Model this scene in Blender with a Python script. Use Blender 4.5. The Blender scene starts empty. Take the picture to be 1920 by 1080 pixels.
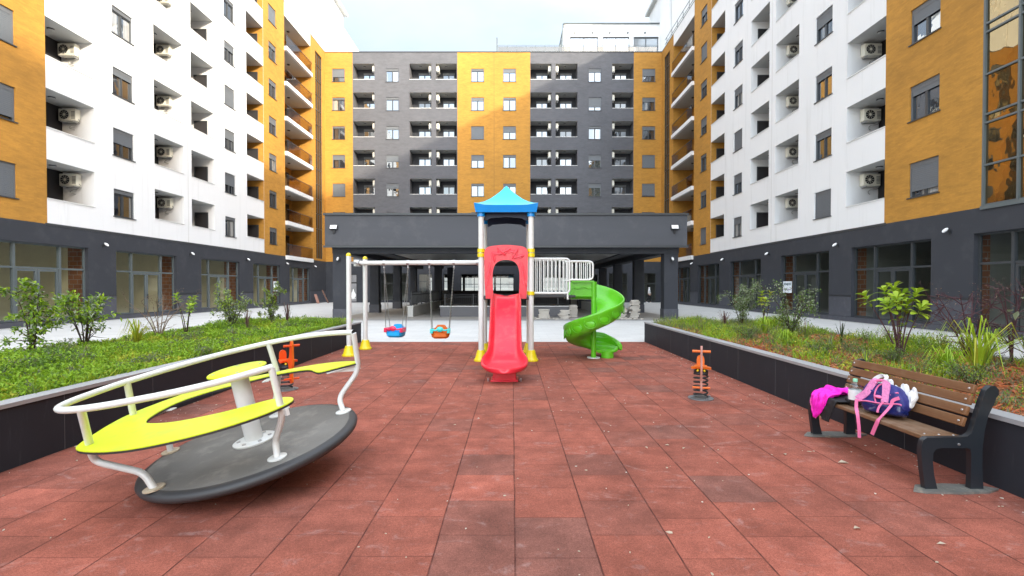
import bpy, math, random
from mathutils import Vector, Matrix, noise, Euler
R = math.radians
random.seed(11)
scene = bpy.context.scene
COL = scene.collection
W = {}                                   # world matrix of every object made here

# ------------------------------------------------------------------ mesh builder
class MB:
    def __init__(s):
        s.v = []; s.f = []; s.m = []; s.sm = []; s.uv = []
    def add(s, vs, fs, m=0, sm=False, M=None, uvs=None):
        b = len(s.v)
        if M is not None: vs = [M @ Vector(p) for p in vs]
        s.v += [tuple(p) for p in vs]
        for i, f in enumerate(fs):
            s.f.append([b + k for k in f]); s.m.append(m); s.sm.append(sm)
            s.uv.append(uvs[i] if uvs else None)
        return s
    def quad(s, a, b, c, d, m=0, uv=None, M=None):
        return s.add([a, b, c, d], [(0, 1, 2, 3)], m, False, M, [uv] if uv else None)
    def box(s, x0, x1, y0, y1, z0, z1, m=0, M=None):
        vs = [(x, y, z) for x in (x0, x1) for y in (y0, y1) for z in (z0, z1)]
        return s.add(vs, [(0, 1, 3, 2), (4, 6, 7, 5), (0, 4, 5, 1), (2, 3, 7, 6), (0, 2, 6, 4), (1, 5, 7, 3)], m, False, M)
    def tube(s, pts, r, n=8, m=0, caps=True, closed=False, M=None):
        pts = [Vector(p) for p in pts]; N = len(pts)
        rs = r if isinstance(r, (list, tuple)) else [r] * N
        vs = []; fs = []; up = None
        for i, p in enumerate(pts):
            if closed: t = pts[(i + 1) % N] - pts[i - 1]
            else: t = pts[min(i + 1, N - 1)] - pts[max(i - 1, 0)]
            if t.length < 1e-9: t = Vector((0, 0, 1))
            t.normalize()
            if up is None:
                up = Vector((0, 0, 1)) if abs(t.z) < .9 else Vector((1, 0, 0))
            a = t.cross(up)
            if a.length < 1e-6: a = t.orthogonal()
            a.normalize(); b = a.cross(t); up = b
            for k in range(n):
                w = 2 * math.pi * k / n
                vs.append(p + rs[i] * (math.cos(w) * a + math.sin(w) * b))
        for i in range(N if closed else N - 1):
            j = (i + 1) % N
            for k in range(n):
                l = (k + 1) % n
                fs.append((i * n + k, i * n + l, j * n + l, j * n + k))
        if caps and not closed:
            fs.append(tuple(range(n - 1, -1, -1))); fs.append(tuple((N - 1) * n + k for k in range(n)))
        return s.add(vs, fs, m, True, M)
    def lathe(s, prof, n=20, m=0, M=None, ms=None):
        vs = []; fs = []
        for r, z in prof:
            for k in range(n):
                w = 2 * math.pi * k / n; vs.append((r * math.cos(w), r * math.sin(w), z))
        b0 = len(s.f)
        for i in range(len(prof) - 1):
            for k in range(n):
                l = (k + 1) % n
                fs.append((i * n + k, i * n + l, (i + 1) * n + l, (i + 1) * n + k))
        s.add(vs, fs, m, True, M)
        if ms:
            for i in range(len(prof) - 1):
                for k in range(n): s.m[b0 + i * n + k] = ms[i]
        return s
    def prism(s, poly, a, b, axis='z', m=0, M=None, side=None):
        def P(p, h):
            return {'z': (p[0], p[1], h), 'y': (p[0], h, p[1]), 'x': (h, p[0], p[1])}[axis]
        n = len(poly)
        vs = [P(p, a) for p in poly] + [P(p, b) for p in poly]
        s.add(vs, [tuple(range(n))[::-1], tuple(range(n, 2 * n))], m, False, M)
        s.add(vs, [(i, (i + 1) % n, n + (i + 1) % n, n + i) for i in range(n)], m if side is None else side, False, M)
        return s
    def ell(s, c, rad, n=12, k=8, m=0, M=None):
        vs = []; fs = []
        for i in range(k + 1):
            t = math.pi * i / k
            for j in range(n):
                w = 2 * math.pi * j / n
                vs.append((c[0] + rad[0] * math.sin(t) * math.cos(w), c[1] + rad[1] * math.sin(t) * math.sin(w), c[2] + rad[2] * math.cos(t)))
        for i in range(k):
            for j in range(n):
                l = (j + 1) % n; fs.append((i * n + j, (i + 1) * n + j, (i + 1) * n + l, i * n + l))
        return s.add(vs, fs, m, True, M)
    def mesh(s, name, mats, sharp=40):
        me = bpy.data.meshes.new(name)
        me.from_pydata(s.v, [], s.f); 
        for a in mats: me.materials.append(a)
        me.polygons.foreach_set('material_index', s.m)
        me.polygons.foreach_set('use_smooth', s.sm)
        if any(u is not None for u in s.uv):
            L = me.uv_layers.new(name='UVMap'); k = 0
            for u, f in zip(s.uv, s.f):
                for i in range(len(f)):
                    if u: L.data[k].uv = u[i]
                    k += 1
        me.update()
        if any(s.sm): me.set_sharp_from_angle(angle=R(sharp))
        return me

def I4(): return Matrix.Identity(4)
def T(x, y, z): return Matrix.Translation((x, y, z))
def RZ(a): return Matrix.Rotation(a, 4, 'Z')
def RX(a): return Matrix.Rotation(a, 4, 'X')
def RY(a): return Matrix.Rotation(a, 4, 'Y')

def link(o, parent, M):
    COL.objects.link(o); M = M if M is not None else (W[parent].copy() if parent else I4())
    if parent is not None:
        o.parent = parent; o.matrix_basis = W[parent].inverted() @ M
    else: o.matrix_basis = M
    W[o] = M
    return o
def ob(name, data, mats=None, parent=None, M=None, bevel=0, seg=2, sub=0, solid=0):
    """data: MB (mesh space = world when M is given as identity, else parent's space) or a mesh"""
    me = data.mesh(name, mats if isinstance(mats, (list, tuple)) else [mats]) if isinstance(data, MB) else data
    o = link(bpy.data.objects.new(name, me), parent, M)
    if solid:
        q = o.modifiers.new('solid', 'SOLIDIFY'); q.thickness = solid; q.offset = 0
    if sub:
        q = o.modifiers.new('sub', 'SUBSURF'); q.levels = sub; q.render_levels = sub
    if bevel:
        q = o.modifiers.new('bevel', 'BEVEL'); q.width = bevel; q.segments = seg; q.limit_method = 'ANGLE'; q.angle_limit = R(35); q.harden_normals = False
        for p in o.data.polygons: p.use_smooth = True
        o.data.set_sharp_from_angle(angle=R(40))
    return o
def tag(o, label=None, cat=None, group=None, kind=None):
    if label: o['label'] = label
    if cat: o['category'] = cat
    if group: o['group'] = group
    if kind: o['kind'] = kind
    return o
def thing(name, label, cat, M=None, group=None):
    o = bpy.data.objects.new(name, None); o.empty_display_size = .1
    link(o, None, M if M is not None else I4())
    return tag(o, label, cat, group)
def copy_thing(root, M, label=None):
    def rec(o, parent, Mw):
        c = o.copy(); COL.objects.link(c); W[c] = Mw
        if parent is not None: c.parent = parent
        else: c.matrix_basis = Mw
        for ch in o.children: rec(ch, c, Mw @ ch.matrix_basis)
        return c
    c = rec(root, None, M)
    if label: c['label'] = label
    return c
def smooth_path(pts, k=6, closed=False):
    pts = [Vector(p) for p in pts]; n = len(pts); out = []
    for i in range(n if closed else n - 1):
        if closed: a, b, c, d = pts[i - 1], pts[i], pts[(i + 1) % n], pts[(i + 2) % n]
        else: a, b, c, d = pts[max(i - 1, 0)], pts[i], pts[i + 1], pts[min(i + 2, n - 1)]
        for j in range(k):
            t = j / k
            out.append(.5 * ((2 * b) + (c - a) * t + (2 * a - 5 * b + 4 * c - d) * t * t + (3 * b - a - 3 * c + d) * t ** 3))
    if not closed: out.append(pts[-1])
    return out
def bend(pts, r, k=5):
    """polyline with its inner corners rounded"""
    pts = [Vector(p) for p in pts]; out = [pts[0]]
    for i in range(1, len(pts) - 1):
        a, b, c = pts[i - 1], pts[i], pts[i + 1]
        u = (a - b); v = (c - b); d = min(r, u.length * .45, v.length * .45)
        p = b + u.normalized() * d; q = b + v.normalized() * d
        for j in range(k + 1):
            t = j / k; out.append((1 - t) ** 2 * p + 2 * t * (1 - t) * b + t * t * q)
    out.append(pts[-1]); return out

# ------------------------------------------------------------------ materials
def newmat(name):
    m = bpy.data.materials.new(name); m.use_nodes = True
    nt = m.node_tree; nt.nodes.clear()
    out = nt.nodes.new('ShaderNodeOutputMaterial')
    return m, nt, out
def N(nt, t, **kw):
    n = nt.nodes.new(t)
    for k, v in kw.items():
        if k.startswith('i_'): n.inputs[k[2:].replace('_', ' ')].default_value = v
        else: setattr(n, k, v)
    return n
def Lk(nt, a, b): nt.links.new(a, b)
def rgb(c): return (c[0], c[1], c[2], 1)
def mixrgb(nt, fac, a, b, mode='MIX'):
    n = nt.nodes.new('ShaderNodeMix'); n.data_type = 'RGBA'; n.blend_type = mode
    for sock, v in ((n.inputs[0], fac), (n.inputs[6], a), (n.inputs[7], b)):
        if hasattr(v, 'is_output'): nt.links.new(v, sock)
        else: sock.default_value = v if not isinstance(v, tuple) else rgb(v)
    return n.outputs[2]
def mth(nt, op, a, b=None, c=None):
    n = nt.nodes.new('ShaderNodeMath'); n.operation = op
    for i, v in enumerate((a, b, c)):
        if v is None: continue
        if hasattr(v, 'is_output'): nt.links.new(v, n.inputs[i])
        else: n.inputs[i].default_value = v
    return n.outputs[0]
def ramp(nt, fac, *stops):
    n = nt.nodes.new('ShaderNodeValToRGB'); e = n.color_ramp.elements
    while len(e) < len(stops): e.new(.5)
    for i, (p, c) in enumerate(stops):
        e[i].position = p; e[i].color = rgb(c) if isinstance(c, tuple) else (c, c, c, 1)
    nt.links.new(fac, n.inputs[0]); return n.outputs[0]
def noise_(nt, vec, scale, detail=4, rough=.55, dist=0):
    n = nt.nodes.new('ShaderNodeTexNoise'); n.inputs['Scale'].default_value = scale
    n.inputs['Detail'].default_value = detail; n.inputs['Roughness'].default_value = rough; n.inputs['Distortion'].default_value = dist
    if vec is not None: nt.links.new(vec, n.inputs['Vector'])
    return n.outputs[0]
def scalev(nt, vec, s):
    n = nt.nodes.new('ShaderNodeMapping'); n.inputs['Scale'].default_value = s; nt.links.new(vec, n.inputs[0]); return n.outputs[0]
def bumpn(nt, h, strength, dist=.01):
    n = nt.nodes.new('ShaderNodeBump'); n.inputs['Strength'].default_value = strength; n.inputs['Distance'].default_value = dist
    nt.links.new(h, n.inputs['Height']); return n.outputs[0]
def principled(nt, out, col, rough=.6, metal=0, spec=.5, normal=None, coat=0, trans=0, alpha=None):
    p = nt.nodes.new('ShaderNodeBsdfPrincipled')
    for k, v in (('Base Color', col), ('Roughness', rough), ('Metallic', metal), ('Specular IOR Level', spec), ('Coat Weight', coat), ('Transmission Weight', trans)):
        if hasattr(v, 'is_output'): nt.links.new(v, p.inputs[k])
        else: p.inputs[k].default_value = rgb(v) if isinstance(v, tuple) else v
    if normal is not None: nt.links.new(normal, p.inputs['Normal'])
    nt.links.new(p.outputs[0], out.inputs[0]); return p
def simple(name, col, rough=.5, var=.12, vs=3., bump=0., bs=60., metal=0, spec=.5, coat=0, stretch=None, dirt=None, dirt_amt=0, coords='pos'):
    m, nt, out = newmat(name)
    if coords == 'pos': v = N(nt, 'ShaderNodeNewGeometry').outputs['Position']
    else: v = N(nt, 'ShaderNodeTexCoord').outputs['Object']
    if stretch: v2 = scalev(nt, v, stretch)
    else: v2 = v
    n = noise_(nt, v2, vs, 5)
    c = mixrgb(nt, n, tuple(max(0, x * (1 - var)) for x in col), tuple(min(1, x * (1 + var)) for x in col))
    if dirt:
        d = noise_(nt, v, vs * 2.3, 6, .65)
        c = mixrgb(nt, ramp(nt, d, (.52, 0.), (.72, dirt_amt)), c, dirt)
    rr = mth(nt, 'ADD', rough - .06, mth(nt, 'MULTIPLY', n, .12))
    nm = bumpn(nt, noise_(nt, v, bs, 3), bump) if bump else None
    principled(nt, out, c, rr, metal, spec, nm, coat)
    return m

def white_mat():
    m, nt, out = newmat('white_render')
    pos = N(nt, 'ShaderNodeNewGeometry').outputs['Position']
    n = noise_(nt, pos, .3, 5); st = noise_(nt, scalev(nt, pos, (2.6, 2.6, .16)), 1.0, 7, .68); g = noise_(nt, pos, 90, 3)
    c = mixrgb(nt, n, (.715, .72, .725), (.79, .795, .80))
    c = mixrgb(nt, ramp(nt, st, (.54, 0.), (.78, .42)), c, (.50, .50, .48))
    principled(nt, out, c, .75, normal=bumpn(nt, g, .08)); return m
WHITE = white_mat()
DARK = simple('anthracite_render', (.030, .033, .042), .75, .14, .6, .25, 120, dirt=(.058, .06, .068), dirt_amt=.5)
def brick_slip(name, base, var, mort):
    m, nt, out = newmat(name)
    uv = N(nt, 'ShaderNodeUVMap').outputs[0]
    b = N(nt, 'ShaderNodeTexBrick'); b.inputs['Scale'].default_value = 1; b.inputs['Brick Width'].default_value = .24
    b.inputs['Row Height'].default_value = .062; b.inputs['Mortar Size'].default_value = .004; b.inputs['Mortar Smooth'].default_value = .3
    b.inputs['Color1'].default_value = rgb(tuple(x * (1 - var) for x in base)); b.inputs['Color2'].default_value = rgb(tuple(min(1, x * (1 + var)) for x in base))
    b.inputs['Mortar'].default_value = rgb(mort); b.inputs['Bias'].default_value = 0
    Lk(nt, uv, b.inputs['Vector'])
    st = noise_(nt, scalev(nt, uv, (.8, 2.2, 1)), 1.6, 9, .72)
    bl = noise_(nt, uv, .22, 4)
    mul = nt.nodes.new('ShaderNodeMix'); mul.data_type = 'RGBA'; mul.blend_type = 'MULTIPLY'; mul.inputs[0].default_value = 1
    Lk(nt, b.outputs[0], mul.inputs[6]); Lk(nt, ramp(nt, st, (.30, .80), (.5, .99), (.72, 1.16)), mul.inputs[7])
    mul2 = nt.nodes.new('ShaderNodeMix'); mul2.data_type = 'RGBA'; mul2.blend_type = 'MULTIPLY'; mul2.inputs[0].default_value = 1
    Lk(nt, mul.outputs[2], mul2.inputs[6]); Lk(nt, ramp(nt, bl, (.3, .86), (.7, 1.1)), mul2.inputs[7])
    h = mth(nt, 'ADD', mth(nt, 'MULTIPLY', b.outputs['Fac'], -1), noise_(nt, uv, 30, 3))
    principled(nt, out, mul2.outputs[2], .8, normal=bumpn(nt, h, .14, .006))
    return m
OCHRE = brick_slip('ochre_brick_slip', (.440, .212, .030), .07, (.40, .195, .032))
GREYB = brick_slip('grey_brick_slip', (.098, .100, .112), .05, (.094, .096, .106))
SOFFIT = simple('soffit_paint', (.52, .52, .50), .8, .06, 1)
SLATE = simple('slate_dado', (.062, .065, .080), .55, .25, 1.5, .1, 40, dirt=(.11, .11, .13), dirt_amt=.6)
FRAME = simple('anthracite_frame', (.045, .050, .055), .4, .1, 2)
FRAME2 = simple('grey_green_frame', (.105, .125, .130), .4, .1, 2)
SHUT = simple('shutter_slats', (.125, .138, .152), .5, .1, 2)
SHUTBOX = simple('shutter_box', (.12, .128, .138), .5, .1, 2)
CAPM = simple('pale_cap', (.62, .62, .61), .5, .08, 2)
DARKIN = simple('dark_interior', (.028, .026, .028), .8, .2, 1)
BLACK = simple('black_metal', (.022, .023, .026), .45, .15, 3)
def glassy(name, tint, base, refl=(.9, .95, 1.), rough=.015, wav=.04, clear=None, spread=1.):
    m, nt, out = newmat(name)
    pos = N(nt, 'ShaderNodeNewGeometry').outputs['Position']
    nm = bumpn(nt, noise_(nt, pos, 1.3, 2), wav, .05)
    g = N(nt, 'ShaderNodeBsdfGlossy'); g.inputs['Color'].default_value = rgb(refl); g.inputs['Roughness'].default_value = rough
    Lk(nt, nm, g.inputs['Normal'])
    if clear: d = N(nt, 'ShaderNodeBsdfTransparent'); d.inputs[0].default_value = rgb(clear)
    else: d = N(nt, 'ShaderNodeBsdfDiffuse'); d.inputs[0].default_value = rgb(tint)
    lw = N(nt, 'ShaderNodeLayerWeight'); lw.inputs[0].default_value = .35
    fac = mth(nt, 'MINIMUM', mth(nt, 'ADD', base, mth(nt, 'MULTIPLY', mth(nt, 'POWER', lw.outputs['Facing'], 3.), spread)), .95)
    mx = N(nt, 'ShaderNodeMixShader'); Lk(nt, fac, mx.inputs[0]); Lk(nt, d.outputs[0], mx.inputs[1]); Lk(nt, g.outputs[0], mx.inputs[2])
    Lk(nt, mx.outputs[0], out.inputs[0]); return m
GLASS = glassy('window_glass', (.02, .022, .026), .33, refl=(.80, .88, .97), wav=.10, spread=.3)
def curtain_glass():
    m = glassy('curtained_glass', (.3, .3, .28), .24, refl=(.80, .88, .97), wav=.08, spread=.3); nt = m.node_tree
    d = [n for n in nt.nodes if n.type == 'BSDF_DIFFUSE'][0]; pos = N(nt, 'ShaderNodeNewGeometry').outputs['Position']
    f = noise_(nt, scalev(nt, pos, (9, 9, .25)), 1.6, 3, .5); w = noise_(nt, scalev(nt, pos, (1.3, 1.3, .05)), 1., 1)
    c = mixrgb(nt, f, (.10, .095, .085), (.50, .48, .44)); c = mixrgb(nt, ramp(nt, w, (.47, 0.), (.5, 1.)), c, (.02, .022, .026)); Lk(nt, c, d.inputs[0]); return m
GLASS_CURT = curtain_glass()
GLASS_DIM = glassy('window_glass_dim', (.02, .022, .026), .16, wav=.10, spread=.35)
GLASS_CLEAR = glassy('shop_glass', None, .05, clear=(.80, .84, .82), wav=.03, spread=.35)
GLASS_BRONZE = glassy('bronze_glass', (.026, .020, .012), .26, refl=(.66, .56, .36), wav=.07, spread=.35)
GLASS_RAIL = glassy('rail_glass', None, .08, clear=(.66, .58, .48), wav=.02, spread=.5)
GLASS_PALE = glassy('pale_glass', (.3, .34, .38), .5, wav=.03, spread=.4)

def rubber_mat():
    m, nt, out = newmat('rubber_tiles')
    pos = N(nt, 'ShaderNodeNewGeometry').outputs['Position']
    sp = N(nt, 'ShaderNodeSeparateXYZ'); Lk(nt, pos, sp.inputs[0])
    w = noise_(nt, scalev(nt, pos, (1, 1, 1)), 1.1, 2)
    x = mth(nt, 'DIVIDE', mth(nt, 'ADD', sp.outputs[0], mth(nt, 'ADD', -.027, mth(nt, 'MULTIPLY', w, .014))), .5)
    col = mth(nt, 'FLOOR', x); fx = mth(nt, 'FRACT', x)
    off = mth(nt, 'MULTIPLY', mth(nt, 'FLOORED_MODULO', col, 2.), .5)
    jit = N(nt, 'ShaderNodeTexWhiteNoise'); jit.noise_dimensions = '1D'; Lk(nt, col, jit.inputs['W'])
    y = mth(nt, 'ADD', mth(nt, 'ADD', mth(nt, 'DIVIDE', mth(nt, 'ADD', sp.outputs[1], .145 + .0), .52), off), mth(nt, 'MULTIPLY', jit.outputs[0], .06))
    row = mth(nt, 'FLOOR', y); fy = mth(nt, 'FRACT', y)
    cb = N(nt, 'ShaderNodeCombineXYZ'); Lk(nt, col, cb.inputs[0]); Lk(nt, row, cb.inputs[1])
    wn = N(nt, 'ShaderNodeTexWhiteNoise'); wn.noise_dimensions = '2D'; Lk(nt, cb.outputs[0], wn.inputs['Vector'])
    tone = ramp(nt, wn.outputs['Value'], (0., (.222, .092, .070)), (.09, (.248, .089, .064)), (.22, (.275, .089, .061)), (.8, (.304, .094, .063)), (1., (.355, .110, .075)))
    gr = noise_(nt, pos, 190, 3, .7); gr2 = noise_(nt, pos, 60, 5, .7); bl = noise_(nt, pos, 1.7, 6, .6, .4); bl2 = noise_(nt, pos, 5., 5, .6)
    def mul(a, f):
        n = nt.nodes.new('ShaderNodeMix'); n.data_type = 'RGBA'; n.blend_type = 'MULTIPLY'; n.inputs[0].default_value = 1
        Lk(nt, a, n.inputs[6]); Lk(nt, f, n.inputs[7]); return n.outputs[2]
    c = mul(tone, ramp(nt, gr, (.3, .55), (.5, 1.), (.72, 1.5)))
    c = mul(c, ramp(nt, gr2, (.3, .8), (.7, 1.2)))
    c = mul(c, ramp(nt, bl, (.3, .72), (.7, 1.20)))
    c = mul(c, ramp(nt, bl2, (.3, .80), (.7, 1.16)))
    # chalky scuffs
    sc = noise_(nt, scalev(nt, pos, (2.2, 3.4, 1)), 1.6, 8, .62, 1.2)
    sc2 = noise_(nt, pos, 14, 6, .75)
    msk = mth(nt, 'MULTIPLY', ramp(nt, sc, (.56, 0.), (.72, .36)), ramp(nt, sc2, (.42, .1), (.60, 1.)))
    c = mixrgb(nt, msk, c, (.52, .40, .38))
    # joints
    ex = mth(nt, 'MINIMUM', fx, mth(nt, 'SUBTRACT', 1., fx)); ey = mth(nt, 'MINIMUM', fy, mth(nt, 'SUBTRACT', 1., fy))
    jx = ramp(nt, ex, (.005, 1.), (.013, 0.)); jy = ramp(nt, ey, (.003, .65), (.010, 0.))
    j = mth(nt, 'MAXIMUM', jx, jy)
    jn = ramp(nt, noise_(nt, pos, 9, 3), (.3, .35), (.6, 1.))
    c = mixrgb(nt, mth(nt, 'MULTIPLY', j, jn), c, (.075, .024, .019))
    # pale grit caught along the joints
    gjx = ramp(nt, ex, (.0, 1.), (.03, 0.)); gp = ramp(nt, noise_(nt, pos, 75, 2, .5), (.74, 0.), (.77, .8))
    c = mixrgb(nt, mth(nt, 'MULTIPLY', gjx, gp), c, (.6, .52, .42))
    wet = mth(nt, 'ADD', .72, mth(nt, 'MULTIPLY', bl, .3))
    tilt = mth(nt, 'MULTIPLY', wn.outputs['Value'], .25)
    hgt = mth(nt, 'ADD', mth(nt, 'SUBTRACT', mth(nt, 'MULTIPLY', gr, .5), mth(nt, 'MULTIPLY', j, 1.2)), tilt)
    principled(nt, out, c, wet, spec=.2, normal=bumpn(nt, hgt, .55, .008))
    return m
RUBBER = rubber_mat()
def pave_mat(name, a, b, joint, size=(.6, .6), stain=.2):
    m, nt, out = newmat(name)
    pos = N(nt, 'ShaderNodeNewGeometry').outputs['Position']
    br = N(nt, 'ShaderNodeTexBrick'); br.inputs['Scale'].default_value = 1; br.inputs['Brick Width'].default_value = size[0]; br.inputs['Row Height'].default_value = size[1]
    br.inputs['Mortar Size'].default_value = .006; br.inputs['Color1'].default_value = rgb(a); br.inputs['Color2'].default_value = rgb(b); br.inputs['Mortar'].default_value = rgb(joint)
    Lk(nt, pos, br.inputs['Vector'])
    n = noise_(nt, pos, .8, 6, .6); g = noise_(nt, pos, 90, 3)
    c = mixrgb(nt, ramp(nt, n, (.35, stain), (.7, 0.)), br.outputs[0], tuple(x * .6 for x in a))
    c = mixrgb(nt, mth(nt, 'MULTIPLY', g, .25), c, tuple(x * .75 for x in a))
    principled(nt, out, c, .7, normal=bumpn(nt, g, .15, .004)); return m
PAVE = pave_mat('pale_paving', (.60, .60, .58), (.66, .66, .64), (.48, .48, .46), (.6, .3), .25)
PAVE_D = pave_mat('pavilion_paving', (.40, .375, .34), (.43, .405, .37), (.27, .255, .23), (.6, .6), .4)
GROUND = simple('outer_ground', (.22, .22, .21), .9, .2, .05, .1, 20)
STRIPM = simple('drain_strip', (.26, .27, .28), .7, .15, 4, .2, 60)
def granite_mat():
    m, nt, out = newmat('dark_planter_slabs')
    pos = N(nt, 'ShaderNodeNewGeometry').outputs['Position']
    n = noise_(nt, pos, 2.2, 6, .6); g = noise_(nt, pos, 120, 3)
    c = mixrgb(nt, n, (.016, .018, .024), (.029, .032, .041))
    d = noise_(nt, scalev(nt, pos, (1, 6, .7)), 2.5, 6, .7)
    c = mixrgb(nt, ramp(nt, d, (.6, 0.), (.8, .35)), c, (.10, .10, .11))
    principled(nt, out, c, mth(nt, 'ADD', .58, mth(nt, 'MULTIPLY', n, .2)), spec=.3, normal=bumpn(nt, g, .06, .003)); return m
SLAB = granite_mat()
COPING = simple('coping_stone', (.33, .335, .345), .5, .2, 2.5, .1, 60, dirt=(.36, .36, .36), dirt_amt=.5)
JOINT = simple('slab_joint', (.085, .085, .09), .8, .1)
SOIL = simple('planter_soil', (.16, .085, .045), .95, .4, 3, .8, 30)
SOIL_G = simple('planter_soil_green', (.060, .095, .018), .95, .4, 3, .8, 30)

PW = simple('white_powder_coat', (.70, .71, .685), .36, .07, 4, coat=.15, dirt=(.50, .48, .42), dirt_amt=.2)
GALV = simple('galvanised_steel', (.50, .50, .51), .32, .15, 6, metal=.85)
YEL = simple('yellow_plastic', (.80, .62, .01), .35, .06, 4, coat=.15)
LIME = simple('lime_panel', (.60, .72, .018), .42, .07, 3, bump=.03, bs=30, dirt=(.42, .46, .07), dirt_amt=.5)
BLKEDGE = simple('black_edge', (.03, .03, .03), .5, .1)
RED = simple('red_plastic', (.74, .022, .046), .33, .12, 2.2, bump=.04, bs=25, coat=.2, dirt=(.66, .11, .11), dirt_amt=.5)
GREEN = simple('green_plastic', (.105, .46, .010), .34, .14, 2.2, bump=.04, bs=25, coat=.2, dirt=(.22, .50, .10), dirt_amt=.4)
BLUE = simple('blue_plastic', (.0, .27, .74), .3, .08, 3, coat=.25)
TURQ = simple('turquoise_plastic', (.02, .54, .74), .3, .1, 3, coat=.25)
NAVYIN = simple('dark_blue_inside', (.006, .015, .05), .5, .1)
ORANGE = simple('orange_plastic', (.66, .135, .010), .38, .1, 6, dirt=(.5, .2, .1), dirt_amt=.2)
ORRED = simple('red_orange_plastic', (.74, .085, .012), .38, .1, 6)
PINKR = simple('crimson_plastic', (.74, .02, .08), .35, .06, 4, coat=.2)
CYAN = simple('cyan_plastic', (.05, .62, .60), .35, .06, 4, coat=.2)
BLUE2 = simple('bright_blue_plastic', (.01, .38, .80), .3, .06, 4, coat=.2)
def wood_mat(name, a, b, grey):
    m, nt, out = newmat(name)
    pos = N(nt, 'ShaderNodeTexCoord').outputs['Object']
    v = scalev(nt, pos, (14, .8, 14))
    n = noise_(nt, v, 2.2, 7, .65, .6); n2 = noise_(nt, pos, 3.5, 5); n3 = noise_(nt, scalev(nt, pos, (60, 2, 60)), 2, 4)
    c = mixrgb(nt, ramp(nt, n, (.3, 0.), (.7, 1.)), a, b)
    c = mixrgb(nt, ramp(nt, n2, (.48, 0.), (.75, .7)), c, grey)
    c = mixrgb(nt, mth(nt, 'MULTIPLY', n3, .35), c, tuple(x * .45 for x in a))
    principled(nt, out, c, .55, spec=.4, normal=bumpn(nt, n, .25, .004)); return m
WOOD = wood_mat('brown_slats', (.145, .062, .024), (.235, .108, .044), (.26, .17, .10))
WOODG = wood_mat('worn_slats', (.15, .075, .036), (.22, .125, .065), (.36, .28, .21))
IRON = simple('bench_iron', (.013, .017, .022), .42, .15, 5, coat=.1)
RUBGREY = simple('carousel_deck', (.160, .152, .138), .7, .38, 2.6, .3, 150, dirt=(.27, .255, .225), dirt_amt=.75, coords='obj')
RUBBLK = simple('carousel_rim', (.042, .042, .044), .5, .25, 4, .1, 90)
RUST = simple('rusty_foot', (.50, .42, .30), .6, .3, 40, dirt=(.3, .12, .03), dirt_amt=.7)
STONE = simple('stacked_pavers', (.50, .47, .42), .85, .15, 6, .2, 40)
CONC = simple('pale_concrete', (.50, .50, .48), .8, .12, 2, .1, 50)
CONCD = simple('grey_concrete', (.13, .13, .14), .75, .15, 2, .1, 50)
ACW = simple('ac_shell', (.72, .70, .60), .5, .06, 5)
ACG = simple('ac_grille', (.30, .30, .28), .6, .1, 5)
LAMPW = simple('lamp_glass', (.85, .85, .85), .2, .02)
TEAL = simple('sign_ink', (.03, .08, .11), .6, .05)
SIGNW = simple('sign_board', (.78, .83, .87), .5, .02)
INKR = simple('sign_faint_ink', (.33, .30, .38), .6, .05)
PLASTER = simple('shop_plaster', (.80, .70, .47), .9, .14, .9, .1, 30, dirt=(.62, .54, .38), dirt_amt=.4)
SHOPFL = simple('shop_floor', (.45, .42, .36), .8, .2, 1.5)
m, nt, out = newmat('raw_brick')
uv = N(nt, 'ShaderNodeUVMap').outputs[0]
b = N(nt, 'ShaderNodeTexBrick'); b.inputs['Scale'].default_value = 1; b.inputs['Brick Width'].default_value = .38; b.inputs['Row Height'].default_value = .22; b.inputs['Mortar Size'].default_value = .014
b.inputs['Color1'].default_value = (.42, .16, .065, 1); b.inputs['Color2'].default_value = (.30, .105, .05, 1); b.inputs['Mortar'].default_value = (.40, .34, .28, 1)
Lk(nt, uv, b.inputs['Vector'])
principled(nt, out, mixrgb(nt, mth(nt, 'MULTIPLY', noise_(nt, uv, 3, 5), .5), b.outputs[0], (.22, .10, .06)), .9)
BRICK = m
def leafm(name, col, var=.35):
    m, nt, out = newmat(name)
    pos = N(nt, 'ShaderNodeNewGeometry').outputs['Position']
    n = noise_(nt, pos, 9, 3); n2 = noise_(nt, pos, 60, 1)
    c = mixrgb(nt, n, tuple(x * (1 - var) for x in col), tuple(min(1, x * (1 + var)) for x in col))
    c = mixrgb(nt, mth(nt, 'MULTIPLY', n2, .5), c, tuple(x * .6 for x in col))
    p = principled(nt, out, c, .5, spec=.35)
    t = N(nt, 'ShaderNodeBsdfTranslucent'); Lk(nt, c, t.inputs[0])
    mx = N(nt, 'ShaderNodeMixShader'); mx.inputs[0].default_value = .3
    Lk(nt, p.outputs[0], mx.inputs[1]); Lk(nt, t.outputs[0], mx.inputs[2]); Lk(nt, mx.outputs[0], out.inputs[0])
    return m
LF_BRIGHT = leafm('leaf_bright', (.29, .47, .030)); LF_MID = leafm('leaf_mid', (.150, .27, .034)); LF_YEL = leafm('leaf_yellow', (.47, .47, .045))
LF_GREY = leafm('leaf_grey', (.175, .215, .105)); LF_DARK = leafm('leaf_dark', (.060, .105, .032)); LF_PURP = leafm('leaf_purple', (.11, .045, .055))
LF_DRY = leafm('leaf_dry', (.27, .19, .13)); LF_LIME = leafm('leaf_lime', (.36, .50, .03)); LF_PALE = leafm('leaf_pale', (.36, .42, .27)); TWIG = leafm('twig', (.085, .055, .042)); STEMP = leafm('stem_purple', (.14, .07, .075))
FLOWERW = leafm('white_petals', (.75, .75, .66), .1); MULCH = leafm('bark_chips', (.52, .145, .050), .4); MULCH2 = leafm('bark_chips_pale', (.52, .22, .10), .4)
DEADLEAF = leafm('pale_litter', (.62, .55, .42), .25)

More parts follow.
